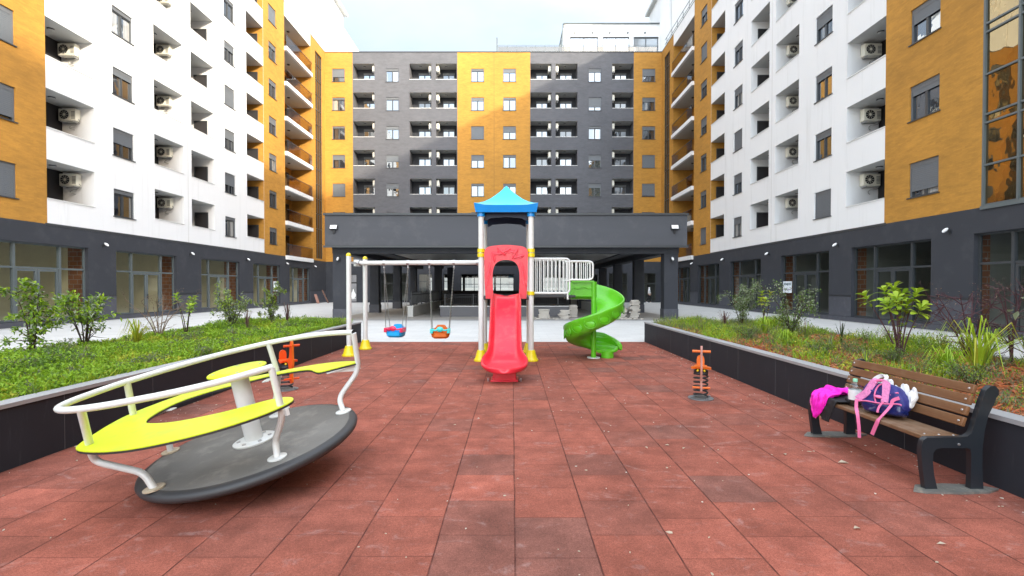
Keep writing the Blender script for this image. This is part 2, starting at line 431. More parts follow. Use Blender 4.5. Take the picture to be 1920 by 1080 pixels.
# ------------------------------------------------------------------ camera, sky, sun
cam = bpy.data.cameras.new('camera'); co = bpy.data.objects.new('camera', cam); COL.objects.link(co)
co.location = (0, 0, 1.64); co.rotation_euler = (R(90 - .8), 0, 0)
cam.sensor_width = 36; cam.lens = 36 * 925 / 1920; cam.shift_y = 10.9 / 1920; cam.clip_end = 3000; cam.clip_start = .05
scene.camera = co
sund = Vector((-.66, .66, -.335)).normalized()
sl = bpy.data.lights.new('sun', 'SUN'); sl.energy = 2.3; sl.angle = R(1.2); sl.color = (1., .90, .74)
so = bpy.data.objects.new('sun', sl); COL.objects.link(so); so.rotation_euler = sund.to_track_quat('-Z', 'Y').to_euler(); so.location = (30, -30, 40)
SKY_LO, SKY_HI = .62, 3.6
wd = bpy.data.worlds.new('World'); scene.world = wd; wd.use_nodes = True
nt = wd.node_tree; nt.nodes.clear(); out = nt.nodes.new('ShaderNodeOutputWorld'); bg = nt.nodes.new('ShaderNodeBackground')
sky = nt.nodes.new('ShaderNodeTexSky'); sky.sky_type = 'NISHITA'; sky.sun_disc = False
elev = math.asin(-sund.z); sky.sun_elevation = elev; sky.sun_rotation = math.atan2(-sund.x, -sund.y); sky.air_density = 1.2; sky.dust_density = 2.5; sky.ozone_density = 1.2
tc = nt.nodes.new('ShaderNodeTexCoord')
cl = noise_(nt, scalev(nt, tc.outputs['Generated'], (1.2, 1.2, 3.2)), 1.6, 6, .55, .3)
mx = mixrgb(nt, ramp(nt, cl, (.36, .45), (.62, .92)), sky.outputs[0], (2.75, 2.9, 3.05))
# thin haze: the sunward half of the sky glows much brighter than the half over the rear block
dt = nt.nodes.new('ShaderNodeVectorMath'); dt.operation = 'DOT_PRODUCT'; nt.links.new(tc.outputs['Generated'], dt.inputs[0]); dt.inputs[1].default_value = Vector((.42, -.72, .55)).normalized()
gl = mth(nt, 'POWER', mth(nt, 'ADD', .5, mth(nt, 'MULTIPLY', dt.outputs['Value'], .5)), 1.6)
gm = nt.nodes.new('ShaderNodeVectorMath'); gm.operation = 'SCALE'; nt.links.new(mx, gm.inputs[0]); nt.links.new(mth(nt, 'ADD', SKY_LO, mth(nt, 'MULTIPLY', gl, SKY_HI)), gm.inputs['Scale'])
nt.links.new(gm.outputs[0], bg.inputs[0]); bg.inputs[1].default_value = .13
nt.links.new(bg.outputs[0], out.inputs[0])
scene.view_settings.view_transform = 'Standard'; scene.view_settings.look = 'None'; scene.view_settings.exposure = 1.45; scene.view_settings.gamma = 1
scene.cycles.max_bounces = 8; scene.cycles.transparent_max_bounces = 24; scene.cycles.use_denoising = True
scene.cycles.sample_clamp_indirect = 8

# ------------------------------------------------------------------ ground
def sheet(name, x0, x1, y0, y1, z, m, kind='structure'):
    b = MB(); b.quad((x0, y0, z), (x1, y0, z), (x1, y1, z), (x0, y1, z)); o = ob(name, b, m); o['kind'] = kind; return o
sheet('ground', -900, 900, -900, 900, -.012, GROUND)
sheet('pavement', -20.2, 16.3, -12, 52.6, -.004, PAVE)
sheet('rubber_floor', -4.5, 3.95, -3, 14.68, .004, RUBBER)
sheet('drain_strip', -9.4, 8.8, 24.15, 24.62, .002, STRIPM)
sheet('pavilion_floor', -9.3, 8.7, 24.62, 51.0, .004, PAVE_D)

# ------------------------------------------------------------------ facades
UL, UR, VC = -19.6, 15.7, 52.0
ROOF = 26.2
class Fac:
    """u runs along the wall, d goes into the building"""
    def __init__(s, kind): s.kind = kind
    def p(s, u, d, z):
        if s.kind == 'L': return Vector((UL - d, u, z))
        if s.kind == 'R': return Vector((UR + d, u, z))
        return Vector((u, VC + d, z))
    def at(s, u0, w, d, z):
        if s.kind == 'L': m = Matrix(((0, -1, 0), (1, 0, 0), (0, 0, 1))); o = s.p(u0, d, z)
        elif s.kind == 'R': m = Matrix(((0, 1, 0), (-1, 0, 0), (0, 0, 1))); o = s.p(u0 + w, d, z)
        else: m = Matrix.Identity(3); o = s.p(u0, d, z)
        return Matrix.Translation(o) @ m.to_4x4()
    def box(s, mb, u0, u1, d0, d1, z0, z1, m=0):
        a = s.p(u0, d0, z0); b = s.p(u1, d1, z1)
        mb.box(min(a.x, b.x), max(a.x, b.x), min(a.y, b.y), max(a.y, b.y), z0, z1, m)
    def quad(s, mb, pts, m=0, uv=None):
        mb.quad(*[s.p(*q) for q in pts], m=m, uv=uv)
def wall_grid(F, mb, u0, u1, z0, z1, openings, zone, extra_u=(), extra_z=()):
    us = sorted({round(x, 4) for x in [u0, u1, *extra_u] + [k for o in openings for k in o[:2]] if u0 <= x <= u1})
    zs = sorted({round(x, 4) for x in [z0, z1, *extra_z] + [k for o in openings for k in o[2:4]] if z0 <= x <= z1})
    for a, b in zip(us, us[1:]):
        for c, d in zip(zs, zs[1:]):
            uc, zc = (a + b) / 2, (c + d) / 2
            if any(o[0] < uc < o[1] and o[2] < zc < o[3] for o in openings): continue
            F.quad(mb, [(a, 0, c), (b, 0, c), (b, 0, d), (a, 0, d)], zone(uc, zc), [(a, c), (b, c), (b, d), (a, d)])
    for o in openings:
        dep = o[4]
        if not dep: continue
        a, b, c, d = o[:4]; e = 1e-3
        for q, zn, uvq in (([(a, 0, c), (a, dep, c), (a, dep, d), (a, 0, d)], zone(a - e, (c + d) / 2), [(a, c), (a + dep, c), (a + dep, d), (a, d)]),
                      ([(b, 0, c), (b, dep, c), (b, dep, d), (b, 0, d)], zone(b + e, (c + d) / 2), [(b, c), (b + dep, c), (b + dep, d), (b, d)]),
                      ([(a, 0, d), (b, 0, d), (b, dep, d), (a, dep, d)], zone((a + b) / 2, d + e), [(a, d), (b, d), (b, d + dep), (a, d + dep)]),
                      ([(a, 0, c), (b, 0, c), (b, dep, c), (a, dep, c)], zone((a + b) / 2, c - e), [(a, c), (b, c), (b, c + dep), (a, c + dep)])):
            F.quad(mb, q, zn, uvq)
_cache = {}
def cached(key, fn):
    if key not in _cache: _cache[key] = fn()
    return _cache[key]
def base(k): return 4.3 + 3 * k
WZ0, WZ1 = .84, 2.20                                        # window sill and head above the storey's base
def window(F, parent, u0, w, z, h, shut=0., glass=GLASS, box=True):
    """window set into its reveal: frame, panes, shutter, sill"""
    Mx = F.at(u0, w, 0, z); key = (round(w, 3), round(h, 3))
    def frame():
        b = MB(); y0, y1 = .10, .17; t = .06; top = h - (.2 if box else 0)
        b.box(0, t, y0, y1, 0, top); b.box(w - t, w, y0, y1, 0, top); b.box(t, w - t, y0, y1, 0, t); b.box(t, w - t, y0, y1, top - t, top)
        n = 2 if w < 1.7 else 3
        for i in range(1, n): b.box(w * i / n - .055, w * i / n + .055, y0 - .006, y1 - .01, t, top - t)
        if box: b.box(0, w, .06, .2, top, h, 1); b.box(0, .05, .055, .098, 0, top, 1); b.box(w - .05, w, .055, .098, 0, top, 1)
        return b.mesh('window_frame', [FRAME, SHUTBOX])
    f = ob('window', cached(('wf', box) + key, frame), None, parent, Mx)
    top = h - (.2 if box else 0)
    def pane(): return MB().quad((.04, .145, .04), (w - .04, .145, .04), (w - .04, .145, top - .04), (.04, .145, top - .04)).mesh('pane', [GLASS])
    me = cached(('wp', glass.name, box) + key, lambda: MB().quad((.04, .145, .04), (w - .04, .145, .04), (w - .04, .145, top - .04), (.04, .145, top - .04)).mesh('pane', [glass]))
    ob('pane', me, None, f, Mx)
    if shut > .02:
        sh = round(shut, 2)
        def slats():
            b = MB(); L = (top - .02) * sh; n = max(2, int(L / .07))
            for i in range(n):
                za = top - L * i / n; zb = top - L * (i + 1) / n
                b.box(.045, w - .045, .072, .09, zb + .006, za)
            b.box(.045, w - .045, .07, .094, top - L - .03, top - L + .004)
            return b.mesh('shutter', [SHUT])
        ob('shutter', cached(('ws', sh) + key, slats), None, f, Mx)
    def sill(): return MB().box(-.06, w + .06, -.05, .10, -.035, .004).mesh('sill', [FRAME])
    ob('sill', cached(('wsi', w), sill), None, f, Mx)
    return f
def balcony(F, parent, u0, w, z, side, back, door, dep=1.5, farside=None, dglass=GLASS_DIM, z0=1.1, z1=2.73, sided=False):
    """recessed loggia: walls, soffit, floor as one mesh; cap, lamp and door as its sub-parts. door=(x0,x1,top) in u from u0"""
    Mx = F.at(u0, w, 0, z)
    flip = F.kind == 'R'
    key = (F.kind, round(w, 3), side.name, back.name, dep, farside.name if farside else '', z0)
    def shell():
        b = MB(); L, Rr = (1 if (farside and flip) else 0), (1 if (farside and not flip) else 0)
        def wallq(x, m): b.quad((x, 0, .05), (x, dep, .05), (x, dep, z1), (x, 0, z1), m, [(0, .05), (dep, .05), (dep, z1), (0, z1)])
        wallq(0, L); wallq(w, Rr)
        b.quad((0, dep, .05), (w, dep, .05), (w, dep, z1), (0, dep, z1), 2, [(0, .05), (w, .05), (w, z1), (0, z1)])
        b.quad((0, 0, z1), (w, 0, z1), (w, dep, z1), (0, dep, z1), 3)
        b.quad((0, .15, .05), (w, .15, .05), (w, dep, .05), (0, dep, .05), 4)
        if z0 > .2: b.quad((0, .15, .05), (w, .15, .05), (w, .15, z0), (0, .15, z0), 0, [(0, 0), (w, 0), (w, z0), (0, z0)])
        return b.mesh('balcony', [side, farside or side, back, SOFFIT, CONCD])
    f = ob('balcony', cached(('bal',) + key, shell), None, parent, Mx)
    if z0 > .2:
        ob('parapet_cap', cached(('cap', w), lambda: MB().box(-.002, w + .002, -.03, .17, z0 - .045, z0 + .004).mesh('parapet_cap', [CAPM])), None, f, Mx)
    def lamp():
        b = MB(); b.lathe([(.0, z1 - .07), (.10, z1 - .07), (.13, z1 - .05), (.14, z1 - .003)], 14, 0, T(w * .45, .75, 0), ms=[1, 1, 0]); return b.mesh('ceiling_lamp', [BLACK, SOFFIT])
    ob('ceiling_lamp', cached(('bl', w), lamp), None, f, Mx)
    if sided:
        xw, sg = (0, 1) if flip else (w, -1)
        def sdr():
            b = MB(); a, c = sorted((xw + sg * .004, xw + sg * .05)); t = .06; q0, q1, zt_ = .42, 1.30, 2.25
            b.box(a, c, q0, q0 + t, .06, zt_); b.box(a, c, q1 - t, q1, .06, zt_); b.box(a, c, q0 + t, q1 - t, zt_ - t, zt_)
            x_ = xw + sg * .02; b.quad((x_, q0 + t, .06), (x_, q1 - t, .06), (x_, q1 - t, zt_ - t), (x_, q0 + t, zt_ - t), 1); return b.mesh('side_door', [FRAME, DARKIN])
        ob('side_door', cached(('sd', F.kind, w), sdr), None, f, Mx)
    x0, x1, dt = door
    if flip: x0, x1 = w - x1, w - x0
    def dr():
        b = MB(); y = dep; t = .07
        b.box(x0, x0 + t, y - .06, y - .003, .06, dt); b.box(x1 - t, x1, y - .06, y - .003, .06, dt); b.box(x0 + t, x1 - t, y - .06, y - .003, dt - .07, dt)
        xm = (x0 + x1) / 2
        if x1 - x0 > 1.1: b.box(xm - .055, xm + .055, y - .062, y - .003, .06, dt - .07)
        b.box(x0, x1, y - .07, y - .003, dt, dt + .18, 1)
        b.quad((x0 + t, y - .02, .06), (x1 - t, y - .02, .06), (x1 - t, y - .02, dt - .07), (x0 + t, y - .02, dt - .07), 2)
        return b.mesh('balcony_door', [FRAME, SHUTBOX, dglass])
    ob('balcony_door', cached(('bd', F.kind, w, door, dep, dglass.name), dr), None, f, Mx)
    return f
ORD = ['lowest', 'second', 'third', 'fourth', 'fifth', 'sixth', 'seventh']
def ac_mesh():
    b = MB(); w, h, d = .80, .56, .28
    b.box(-w / 2, w / 2, 0, d, 0, h); return b
AC = thing('air_conditioner', 'x', 'air conditioner', group='air conditioners on the balconies')
ob('body', ac_mesh(), ACW, AC, bevel=.025)
g_ = MB(); g_.lathe([(.235, 0), (.235, .012), (.215, .016), (.20, .010), (.06, .012), (0, .02)], 22, 0, T(-.12, -.001, .28) @ RX(R(90)), ms=[0, 0, 1, 1, 0])
for i in range(5): g_.tube([(-.12 + .22 * math.cos(i * .63), -.014, .28 + .22 * math.sin(i * .63)), (-.12 - .22 * math.cos(i * .63), -.014, .28 - .22 * math.sin(i * .63))], .006, 4, 0)
for i in range(6): g_.box(.2, .37, -.006, .001, .10 + i * .06, .125 + i * .06, 1)
ob('fan_grille', g_, [ACW, BLACK], AC)
b_ = MB()
for x in (-.28, .28): b_.box(x - .02, x + .02, -.02, .34, -.05, -.004); b_.box(x - .02, x + .02, .30, .34, -.05, .3); b_.box(-.262, .262, .315, .335, -.045, -.015) if x > 0 else None
ob('bracket', b_, GALV, AC)
h_ = MB(); h_.tube(smooth_path([(.38, .15, .12), (.45, .16, .02), (.30, .14, -.14), (.05, .2, -.16), (-.05, .18, -.28), (.1, .3, -.34)], 5), .016, 6)
ob('hose', h_, ACG, AC)
_ac_first = [True]
def ac(Mx, label):
    if _ac_first[0]:
        _ac_first[0] = False; AC.matrix_basis = Mx; W[AC] = Mx; AC['label'] = label
        return AC
    return copy_thing(AC, Mx, label)

def shop(F, parent, u0, u1, muls, zb=.26, zt=3.45, tr=2.43, plaster=PLASTER, fm=FRAME, back_open=True):
    """shop window: frame, doors, panes; the room behind it"""
    w = u1 - u0; Mx = F.at(u0, w, 0, 0); flip = F.kind == 'R'
    lm = [u - u0 for u in muls] if not flip else [u1 - u for u in muls]
    lm.sort()
    b = MB(); y0, y1, t = .16, .24, .07
    door = (lm[0], lm[1]); xm = (door[0] + door[1]) / 2
    b.box(0, t, y0, y1, zb, zt); b.box(w - t, w, y0, y1, zb, zt); b.box(t, w - t, y0, y1, zt - t, zt)
    b.box(t, door[0], y0, y1, zb, zb + t); b.box(door[1], w - t, y0, y1, zb, zb + t)
    for x in lm: b.box(x - .05, x + .05, y0 - .04, y1, zb, zt - t)
    xs = [t] + lm + [w - t]
    for a, c in zip(xs, xs[1:]): b.box(a + (.05 if a != t else 0), c - (.05 if c != w - t else 0), y0 - .02, y1, tr - .04, tr + .04)
    f = ob('shop_window', b, fm, parent, Mx, bevel=0)
    p = MB(); yy = .2
    p.quad((t, yy, zb + t), (door[0], yy, zb + t), (door[0], yy, tr), (t, yy, tr)); p.quad((door[1], yy, zb + t), (w - t, yy, zb + t), (w - t, yy, tr), (door[1], yy, tr))
    p.quad((t, yy, tr), (w - t, yy, tr), (w - t, yy, zt - t), (t, yy, zt - t))
    ob('pane', p, GLASS_CLEAR, f, Mx)
    d = MB()
    for a, c in ((door[0] + .05, xm), (xm, door[1] - .05)):
        s = .10
        d.box(a + .004, a + s, y0 - .01, y1 - .01, .06, tr - .05); d.box(c - s, c - .004, y0 - .01, y1 - .01, .06, tr - .05)
        d.box(a + s, c - s, y0 - .01, y1 - .01, .06, .22); d.box(a + s, c - s, y0 - .01, y1 - .01, tr - .14, tr - .05)
        d.quad((a + s, .195, .22), (c - s, .195, .22), (c - s, .195, tr - .14), (a + s, .195, tr - .14), 1)
    d.box(xm + .03, xm + .06, y0 - .06, y0 - .012, 1.0, 1.25, 2)
    ob('door', d, [fm, GLASS_CLEAR, BLACK], f, Mx)
    # room
    r = MB(); dp = 6.5; H = 3.9; a, c = -.55, w + .55
    far = (a if flip else c); near = (c if flip else a)
    r.quad((a, .30, .02), (c, .30, .02), (c, dp, .02), (a, dp, .02), 1)
    r.quad((a, .30, H), (c, .30, H), (c, dp, H), (a, dp, H), 2)
    r.quad((near, .30, .02), (near, dp, .02), (near, dp, H), (near, .30, H), 0)
    # far side wall: raw brick near the window, plaster beyond
    fb = 1.45 if fm is FRAME2 else 1.1
    r.quad((far, .30, .02), (far, .44, .02), (far, .44, H), (far, .30, H), 0)
    r.quad((far, .44, .02), (far, fb, .02), (far, fb, H), (far, .44, H), 3, [(0, 0), (fb - .44, 0), (fb - .44, H), (0, H)])
    r.quad((far, fb, .02), (far, dp, .02), (far, dp, H), (far, fb, H), 0)
    o1, o2 = (a + .15, c - .15)
    if back_open:  # rear wall opened, out of view, so sky light floods the room
        for q in ((a, o1, .02, H), (o2, c, .02, H), (o1, o2, .02, .1), (o1, o2, 3.6, H)): r.quad((q[0], dp, q[2]), (q[1], dp, q[2]), (q[1], dp, q[3]), (q[0], dp, q[3]), 0)
    else: r.quad((a, dp, .02), (c, dp, .02), (c, dp, H), (a, dp, H), 0)
    ob('shop_room', r, [plaster, SHOPFL, DARKIN, BRICK], parent, Mx)
    return f

# columns of openings along the wings, metres from the camera's plane
A, Bw, C_, D, E_, F_, G_, H_ = (20.85, 23.25), (24.35, 25.68), (27.15, 29.55), (30.28, 32.6), (33.8, 35.08), (36.6, 39.08), (39.98, 41.28), (42.75, 48.25)
NEARW = (18.22, 19.58)
SHOPS = [(12.4, 16.8, (13.5, 15.6)), (18.5, 22.85, (19.55, 21.55)), (24.45, 28.85, (25.6, 27.75)), (31.15, 35.55, (32.1, 34.35)), (37.4, 41.75, (38.4, 40.6)), (43.5, 47.9, (44.5, 46.7))]
def kmax(u): return min(6, int((1.64 + 620 * u / 925 - 4.3) / 3))
def zone_wing(u, z):
    if z < 4.3: return 4 if z < 1.22 and not (z < .26) else 0
    if u < 20.85: return 1
    if u < 39.1: return 2
    if 42.75 < u < 48.25: return 2
    return 1
def wing(kind):
    F = Fac(kind); left = kind == 'L'
    bld = thing('apartment_wing', 'white and ochre apartment wing on the left over lit empty shops' if left else 'white and ochre apartment wing on the right over dark shops, with bronze glazed stair corner', 'building', T(UL if left else UR, 30, 0))
    ops = []
    for u0, u1, mu in SHOPS: ops.append((u0, u1, .26 if True else 0, 3.45, .3))
    for k in range(7):
        for (u0, u1) in (NEARW, Bw, E_, G_): 
            if k <= kmax(u0) + 1: ops.append((u0, u1, base(k) + WZ0, base(k) + WZ1, .2))
        for (u0, u1) in (A, C_, D, F_):
            if k <= kmax(u0) + 1: ops.append((u0, u1, base(k) + 1.1, base(k) + 2.73, 0))
        ops.append((H_[0], H_[1], base(k) + .05, base(k) + 2.72, 0))
    ops.append((49.42, 51.15, 4.5, 25.2, .2))
    ops.append((6.2, 16.55, 4.34, 25.4, .16))
    S0 = 4 if left else -60  # right wing extended out of view behind the camera to block the sun
    mb = MB(); wall_grid(F, mb, S0, 52, 0, ROOF, ops, zone_wing, (20.85, 39.1, 42.75, 48.25), (.26, 1.22, 4.3))
    # rest of the body
    for q in ([(S0, 0, 0), (S0, 12, 0), (S0, 12, ROOF), (S0, 0, ROOF)], [(S0, 12, 4.1), (52, 12, 4.1), (52, 12, ROOF), (S0, 12, ROOF)]): F.quad(mb, q, 2)
    ob('wall', mb, [DARK, OCHRE, WHITE, DARKIN, SLATE], bld, I4())
    # parapet coping, shadow gap over the slate dado, base plinth, expansion joint
    c = MB(); F.box(c, S0, 52, -.03, .32, ROOF, ROOF + .06); ob('coping', c, FRAME2, bld, I4())
    c = MB(); F.quad(c, [(S0, .3, ROOF - .25), (52, .3, ROOF - .25), (52, 12, ROOF - .25), (S0, 12, ROOF - .25)]); F.quad(c, [(S0, .4, 3.95), (52, .4, 3.95), (52, 12, 3.95), (S0, 12, 3.95)])
    ob('roof', c, CONC, bld, I4())
    gaps = [(s[1], t[0]) for s, t in zip(SHOPS, SHOPS[1:])] + [(47.9, 52)]
    for a, b in gaps:
        c = MB(); F.box(c, a + .02, b - .02, -.012, .02, 1.19, 1.25); ob('shadow_gap', c, BLACK, bld, I4())
    c = MB(); F.box(c, 4, 52, -.025, .05, 0, .24, 0); F.box(c, 4, 52, -.10, -.025, 0, .03, 1); ob('plinth', c, [SLATE, CONC], bld, I4())
    c = MB(); F.box(c, 29.92, 29.98, -.004, .02, 4.3, ROOF - .01); ob('expansion_joint', c, CAPM, bld, I4())
    c = MB(); F.box(c, 20.75, 39.16, -.012, .03, 4.24, 4.34); ob('base_trim', c, FRAME, bld, I4())
    for i, (u0, u1, mu) in enumerate(SHOPS):
        if i == 0 and left: continue
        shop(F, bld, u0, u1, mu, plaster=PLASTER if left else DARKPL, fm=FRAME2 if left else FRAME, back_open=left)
    sh = {'L': {'N': [.97, .85, 1, 1], 'B': [0, .42, .12, 0, .3], 'E': [0, .5, .35, 1, .2, 0, 0], 'G': [.1, 0, .15, .25, .1, .1, 1]},
          'R': {'N': [.78, .14, .33, .2], 'B': [1, .1, .1, .35, 0], 'E': [.2, .35, 1, .2, .1, 0, 0], 'G': [1, .1, 0, .4, .2, 1, .3]}}[kind]
    for key, (u0, u1) in (('N', NEARW), ('B', Bw), ('E', E_), ('G', G_)):
        for k in range(kmax(u0) + 1):
            if k < len(sh[key]): window(F, bld, u0, u1 - u0, base(k) + WZ0, WZ1 - WZ0, sh[key][k], GLASS_CURT if (k * 5 + len(key) * 3 + ord(key)) % 3 == 0 else GLASS if (not left or key == 'B' and k > 2) else GLASS_DIM)
    names = {id(A): 'first', id(C_): 'second'}
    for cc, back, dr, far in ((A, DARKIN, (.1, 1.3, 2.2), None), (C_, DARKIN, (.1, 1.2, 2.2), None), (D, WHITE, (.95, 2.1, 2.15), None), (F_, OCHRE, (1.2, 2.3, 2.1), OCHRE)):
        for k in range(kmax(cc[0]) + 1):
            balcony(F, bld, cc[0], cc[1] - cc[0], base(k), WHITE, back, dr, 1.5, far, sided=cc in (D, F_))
            if cc in (A, C_):
                if cc is C_ and k > 4: continue
                if cc is A and k > 2: continue
                pos = F.p(cc[1] - .33, .98, base(k) + 2.03)
                ac(Matrix.Translation(pos), f"white air conditioner on {'left' if left else 'right'} wing, {'nearest' if cc is A else 'next nearest'} balcony column, {ORD[k]} row")
    for k in range(7):                                   # deep balconies with glass rails
        z = base(k); w = H_[1] - H_[0]; Mx = F.at(H_[0], w, 0, z); flip = not left
        def shell():
            b = MB(); dep = 1.9; z1 = 2.72; hw = w * .5
            xn, xf = (w, 0) if flip else (0, w); xm = hw
            b.quad((0, dep, .05), (w, dep, .05), (w, dep, z1), (0, dep, z1), 0, [(0, 0), (w, 0), (w, 2.7), (0, 2.7)])
            b.quad((xn, 0, .05), (xn, dep, .05), (xn, dep, z1), (xn, 0, z1), 0, [(0, 0), (dep, 0), (dep, 2.7), (0, 2.7)])
            b.quad((xf, 0, .05), (xf, dep, .05), (xf, dep, z1), (xf, 0, z1), 1, [(0, 0), (dep, 0), (dep, 2.7), (0, 2.7)])
            b.quad((0, 0, z1), (w, 0, z1), (w, dep, z1), (0, dep, z1), 2)
            b.quad((0, 0, .05), (w, 0, .05), (w, dep, .05), (0, dep, .05), 3)
            b.quad((xm, dep - .01, .05), (xf, dep - .01, .05), (xf, dep - .01, z1), (xm, dep - .01, z1), 1, [(0, 0), (w / 2, 0), (w / 2, 2.7), (0, 2.7)])
            return b.mesh('deep_balcony', [WHITE, OCHRE, SOFFIT, CONCD])
        f = ob('balcony', cached(('deep', kind), shell), None, bld, Mx)
        ob('slab_edge', cached(('slab', w), lambda: MB().box(-.01, w + .01, -.22, 0.02, -.27, .07).mesh('slab_edge', [WHITE])), None, f, Mx)
        ob('glass_rail', cached(('grail', w), lambda: MB().box(.04, w - .04, -.15, -.138, .07, 1.05).mesh('glass_rail', [GLASS_RAIL])), None, f, Mx)
        ob('handrail', cached(('hrail', w), lambda: MB().box(.02, w - .02, -.165, -.123, 1.05, 1.09).mesh('handrail', [FRAME])), None, f, Mx)
        def drs():
            b = MB()
            for x in (.5, 3.6):
                xx = w - x - 1.2 if flip else x
                b.box(xx, xx + 1.2, 1.82, 1.882, .06, 2.25); b.quad((xx + .1, 1.815, .15), (xx + 1.1, 1.815, .15), (xx + 1.1, 1.815, 2.15), (xx + .1, 1.815, 2.15), 1)
            return b.mesh('balcony_door', [FRAME, GLASS_DIM])
        ob('balcony_door', cached(('deepd', kind), drs), None, f, Mx)
        ob('ceiling_lamp', cached(('deepl', w), lambda: MB().lathe([(.0, 2.65), (.10, 2.65), (.14, 2.717)], 14, 0, T(w * .5, .9, 0)).mesh('ceiling_lamp', [BLACK])), None, f, Mx)
    # stair strip
    u0, u1 = 49.42, 51.15; Mx = F.at(u0, u1 - u0, 0, 0); w = u1 - u0
    b = MB()
    for x in (0, .56, 1.15, w - .05): b.box(x, x + .05, .06, .14, 4.5, 25.2)
    for z in [4.5 + i * 1.5 for i in range(14)] + [25.15]: b.box(.05, w - .05, .075, .135, z, z + .05)
    f = ob('stair_glazing', b, FRAME, bld, Mx); ob('pane', MB().quad((0, .11, 4.5), (w, .11, 4.5), (w, .11, 25.2), (0, .11, 25.2)), GLASS_BRONZE, f, Mx)
    # near curtain wall
    u0, u1 = 6.2, 16.55; w = u1 - u0; Mx = F.at(u0, w, 0, 0); b = MB(); n = 9
    for i in range(n + 1):
        x = (w - .07) * i / n; b.box(x, x + .07, .0, .12, 4.34, 25.4)
    for k in range(7):
        for dz in (.0, 1.32, 2.72): 
            b.box(0, w, .015, .11, base(k) + dz + .04, base(k) + dz + .10)
    b.box(-.0, w, -.05, .1, 4.22, 4.34)
    f = ob('curtain_wall', b, FRAME2, bld, Mx); p = MB()
    rr = random.Random(5)
    for i in range(n):
        for z in [base(k) + dz for k in range(7) for dz in (.07, 1.36, 2.76)]:
            x0 = (w - .07) * i / n + .035; x1 = (w - .07) * (i + 1) / n + .035; zz = z + 1.29 if True else 0
            a, c = rr.uniform(-.006, .006), rr.uniform(-.006, .006)
            nxt = min(x for x in [base(k) + dz for k in range(8) for dz in (.07, 1.36, 2.76)] if x > z + .01)
            p.quad((x0, .07 + a, z), (x1, .07 - a + c, z), (x1, .07 + c - a, nxt), (x0, .07 + a + c, nxt))
    ob('pane', p, GLASS_BRONZE, f, Mx)
    # roof rail over the deep balconies, unseen setback block, stair tower
    if not left:
        b = MB()
        for i in range(9): b.box(*(sorted((UR + .12, UR + .16))), 38 + i * 1.6, 38.04 + i * 1.6, ROOF + .06, ROOF + 1.0)
        for z in (ROOF + .5, ROOF + .96): b.box(UR + .12, UR + .16, 37.5, 51.4, z, z + .04)
        ob('roof_rail', b, FRAME2, bld, I4())
        b = MB(); F.box(b, -60, 50, 3.2, 11, ROOF - .2, 30.75); ob('unseen_setback', b, WHITE, bld, I4())  # added out of view, height set to cast the courtyard's shade line
    else:
        b = MB(); F.box(b, 4, 50, 4.5, 11, ROOF - .2, 29.2); ob('unseen_setback', b, WHITE, bld, I4())
    return F, bld
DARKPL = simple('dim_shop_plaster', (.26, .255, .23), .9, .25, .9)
FL, WL = wing('L'); FR, WR = wing('R')

# centre block
FC = Fac('C')
def zone_c(u, z):
    if z < 4.3: return 2
    if u < -16.7 or -5.73 < u < 1.91 or u > 12.76: return 1
    return 0
CB = thing('apartment_block', 'grey and ochre apartment block closing the far end of the courtyard', 'building', T(-2, VC, 0))
CW = [(-18.85, -17.53), (-13.22, -11.88), (-4.28, -2.94), (-.93, .41), (8.03, 9.35), (13.66, 15.02)]
CBAL = [(-16.65, -14.42, 1), (-10.74, -8.46, 1), (-7.98, -5.79, 0), (1.94, 4.13, 1), (4.58, 6.86, 0), (10.5, 12.72, 0)]
CSH = [[0, 1, .25, 0, 0, .55], [0, .25, .4, .1, 0, 0], [0, 0, .3, 1, .1, 0], [.2, .1, 0, .35, 0, .15], [.0, .2, .3, 0, .65, .1], [.3, .9, 1, .15, .2, .45]]
GFW = [(-17.9, -16.3, 0.05, 3.0), (-13.9, -10.9, .2, 3.1), (-9.85, -8.4, .9, 3.0), (-7.2, -6.5, .9, 3.0), (-5.4, .2, .1, 3.0), (3.3, 6.5, .7, 3.0), (7.6, 9.1, .7, 3.0), (10.2, 12.2, .1, 3.1), (12.7, 15.2, .1, 3.1)]
ops = [(a, b, c, d, .2) for a, b, c, d in GFW]
for k in range(1, 7):
    for a, b in CW: ops.append((a, b, base(k) + WZ0, base(k) + WZ1, .2))
    for a, b, s_ in CBAL: ops.append((a, b, base(k) + 1.1, base(k) + 2.73, 0))
mb = MB(); wall_grid(FC, mb, UL, UR, 0, ROOF, ops, zone_c, (-16.7, -5.73, 1.91, 12.76), (4.3,))
mb.box(-32, 28, VC + 12, VC + 12.3, 4.2, ROOF - .1, 0); mb.box(-32, -31.7, VC + .2, VC + 12, 0, ROOF - .1, 0); mb.box(27.7, 28, VC + .2, VC + 12, 0, ROOF - .1, 0)
ob('wall', mb, [GREYB, OCHRE, DARK], CB, I4())
ob('coping', MB().box(UL, UR, VC - .04, VC + .3, ROOF, ROOF + .09), FRAME, CB, I4())
ob('roof', MB().box(-32, 28, VC + .3, VC + 12, ROOF - .5, ROOF - .2), CONC, CB, I4())
ob('expansion_joint', MB().box(-1.9, -1.86, VC - .004, VC + .01, 4.3, ROOF - .01), simple('joint_line', (.25, .13, .03), .8), CB, I4())
for i, (a, b) in enumerate(CW):
    for k in range(1, 7): window(FC, CB, a, b - a, base(k) + WZ0, WZ1 - WZ0, CSH[i][k - 1], GLASS_CURT if (i * 7 + k * 3) % 5 == 0 else GLASS if i not in (0, 5) else GLASS_DIM)
CN = ['far left', 'second from left', 'third from left', 'fourth from left', 'fifth from left', 'far right']
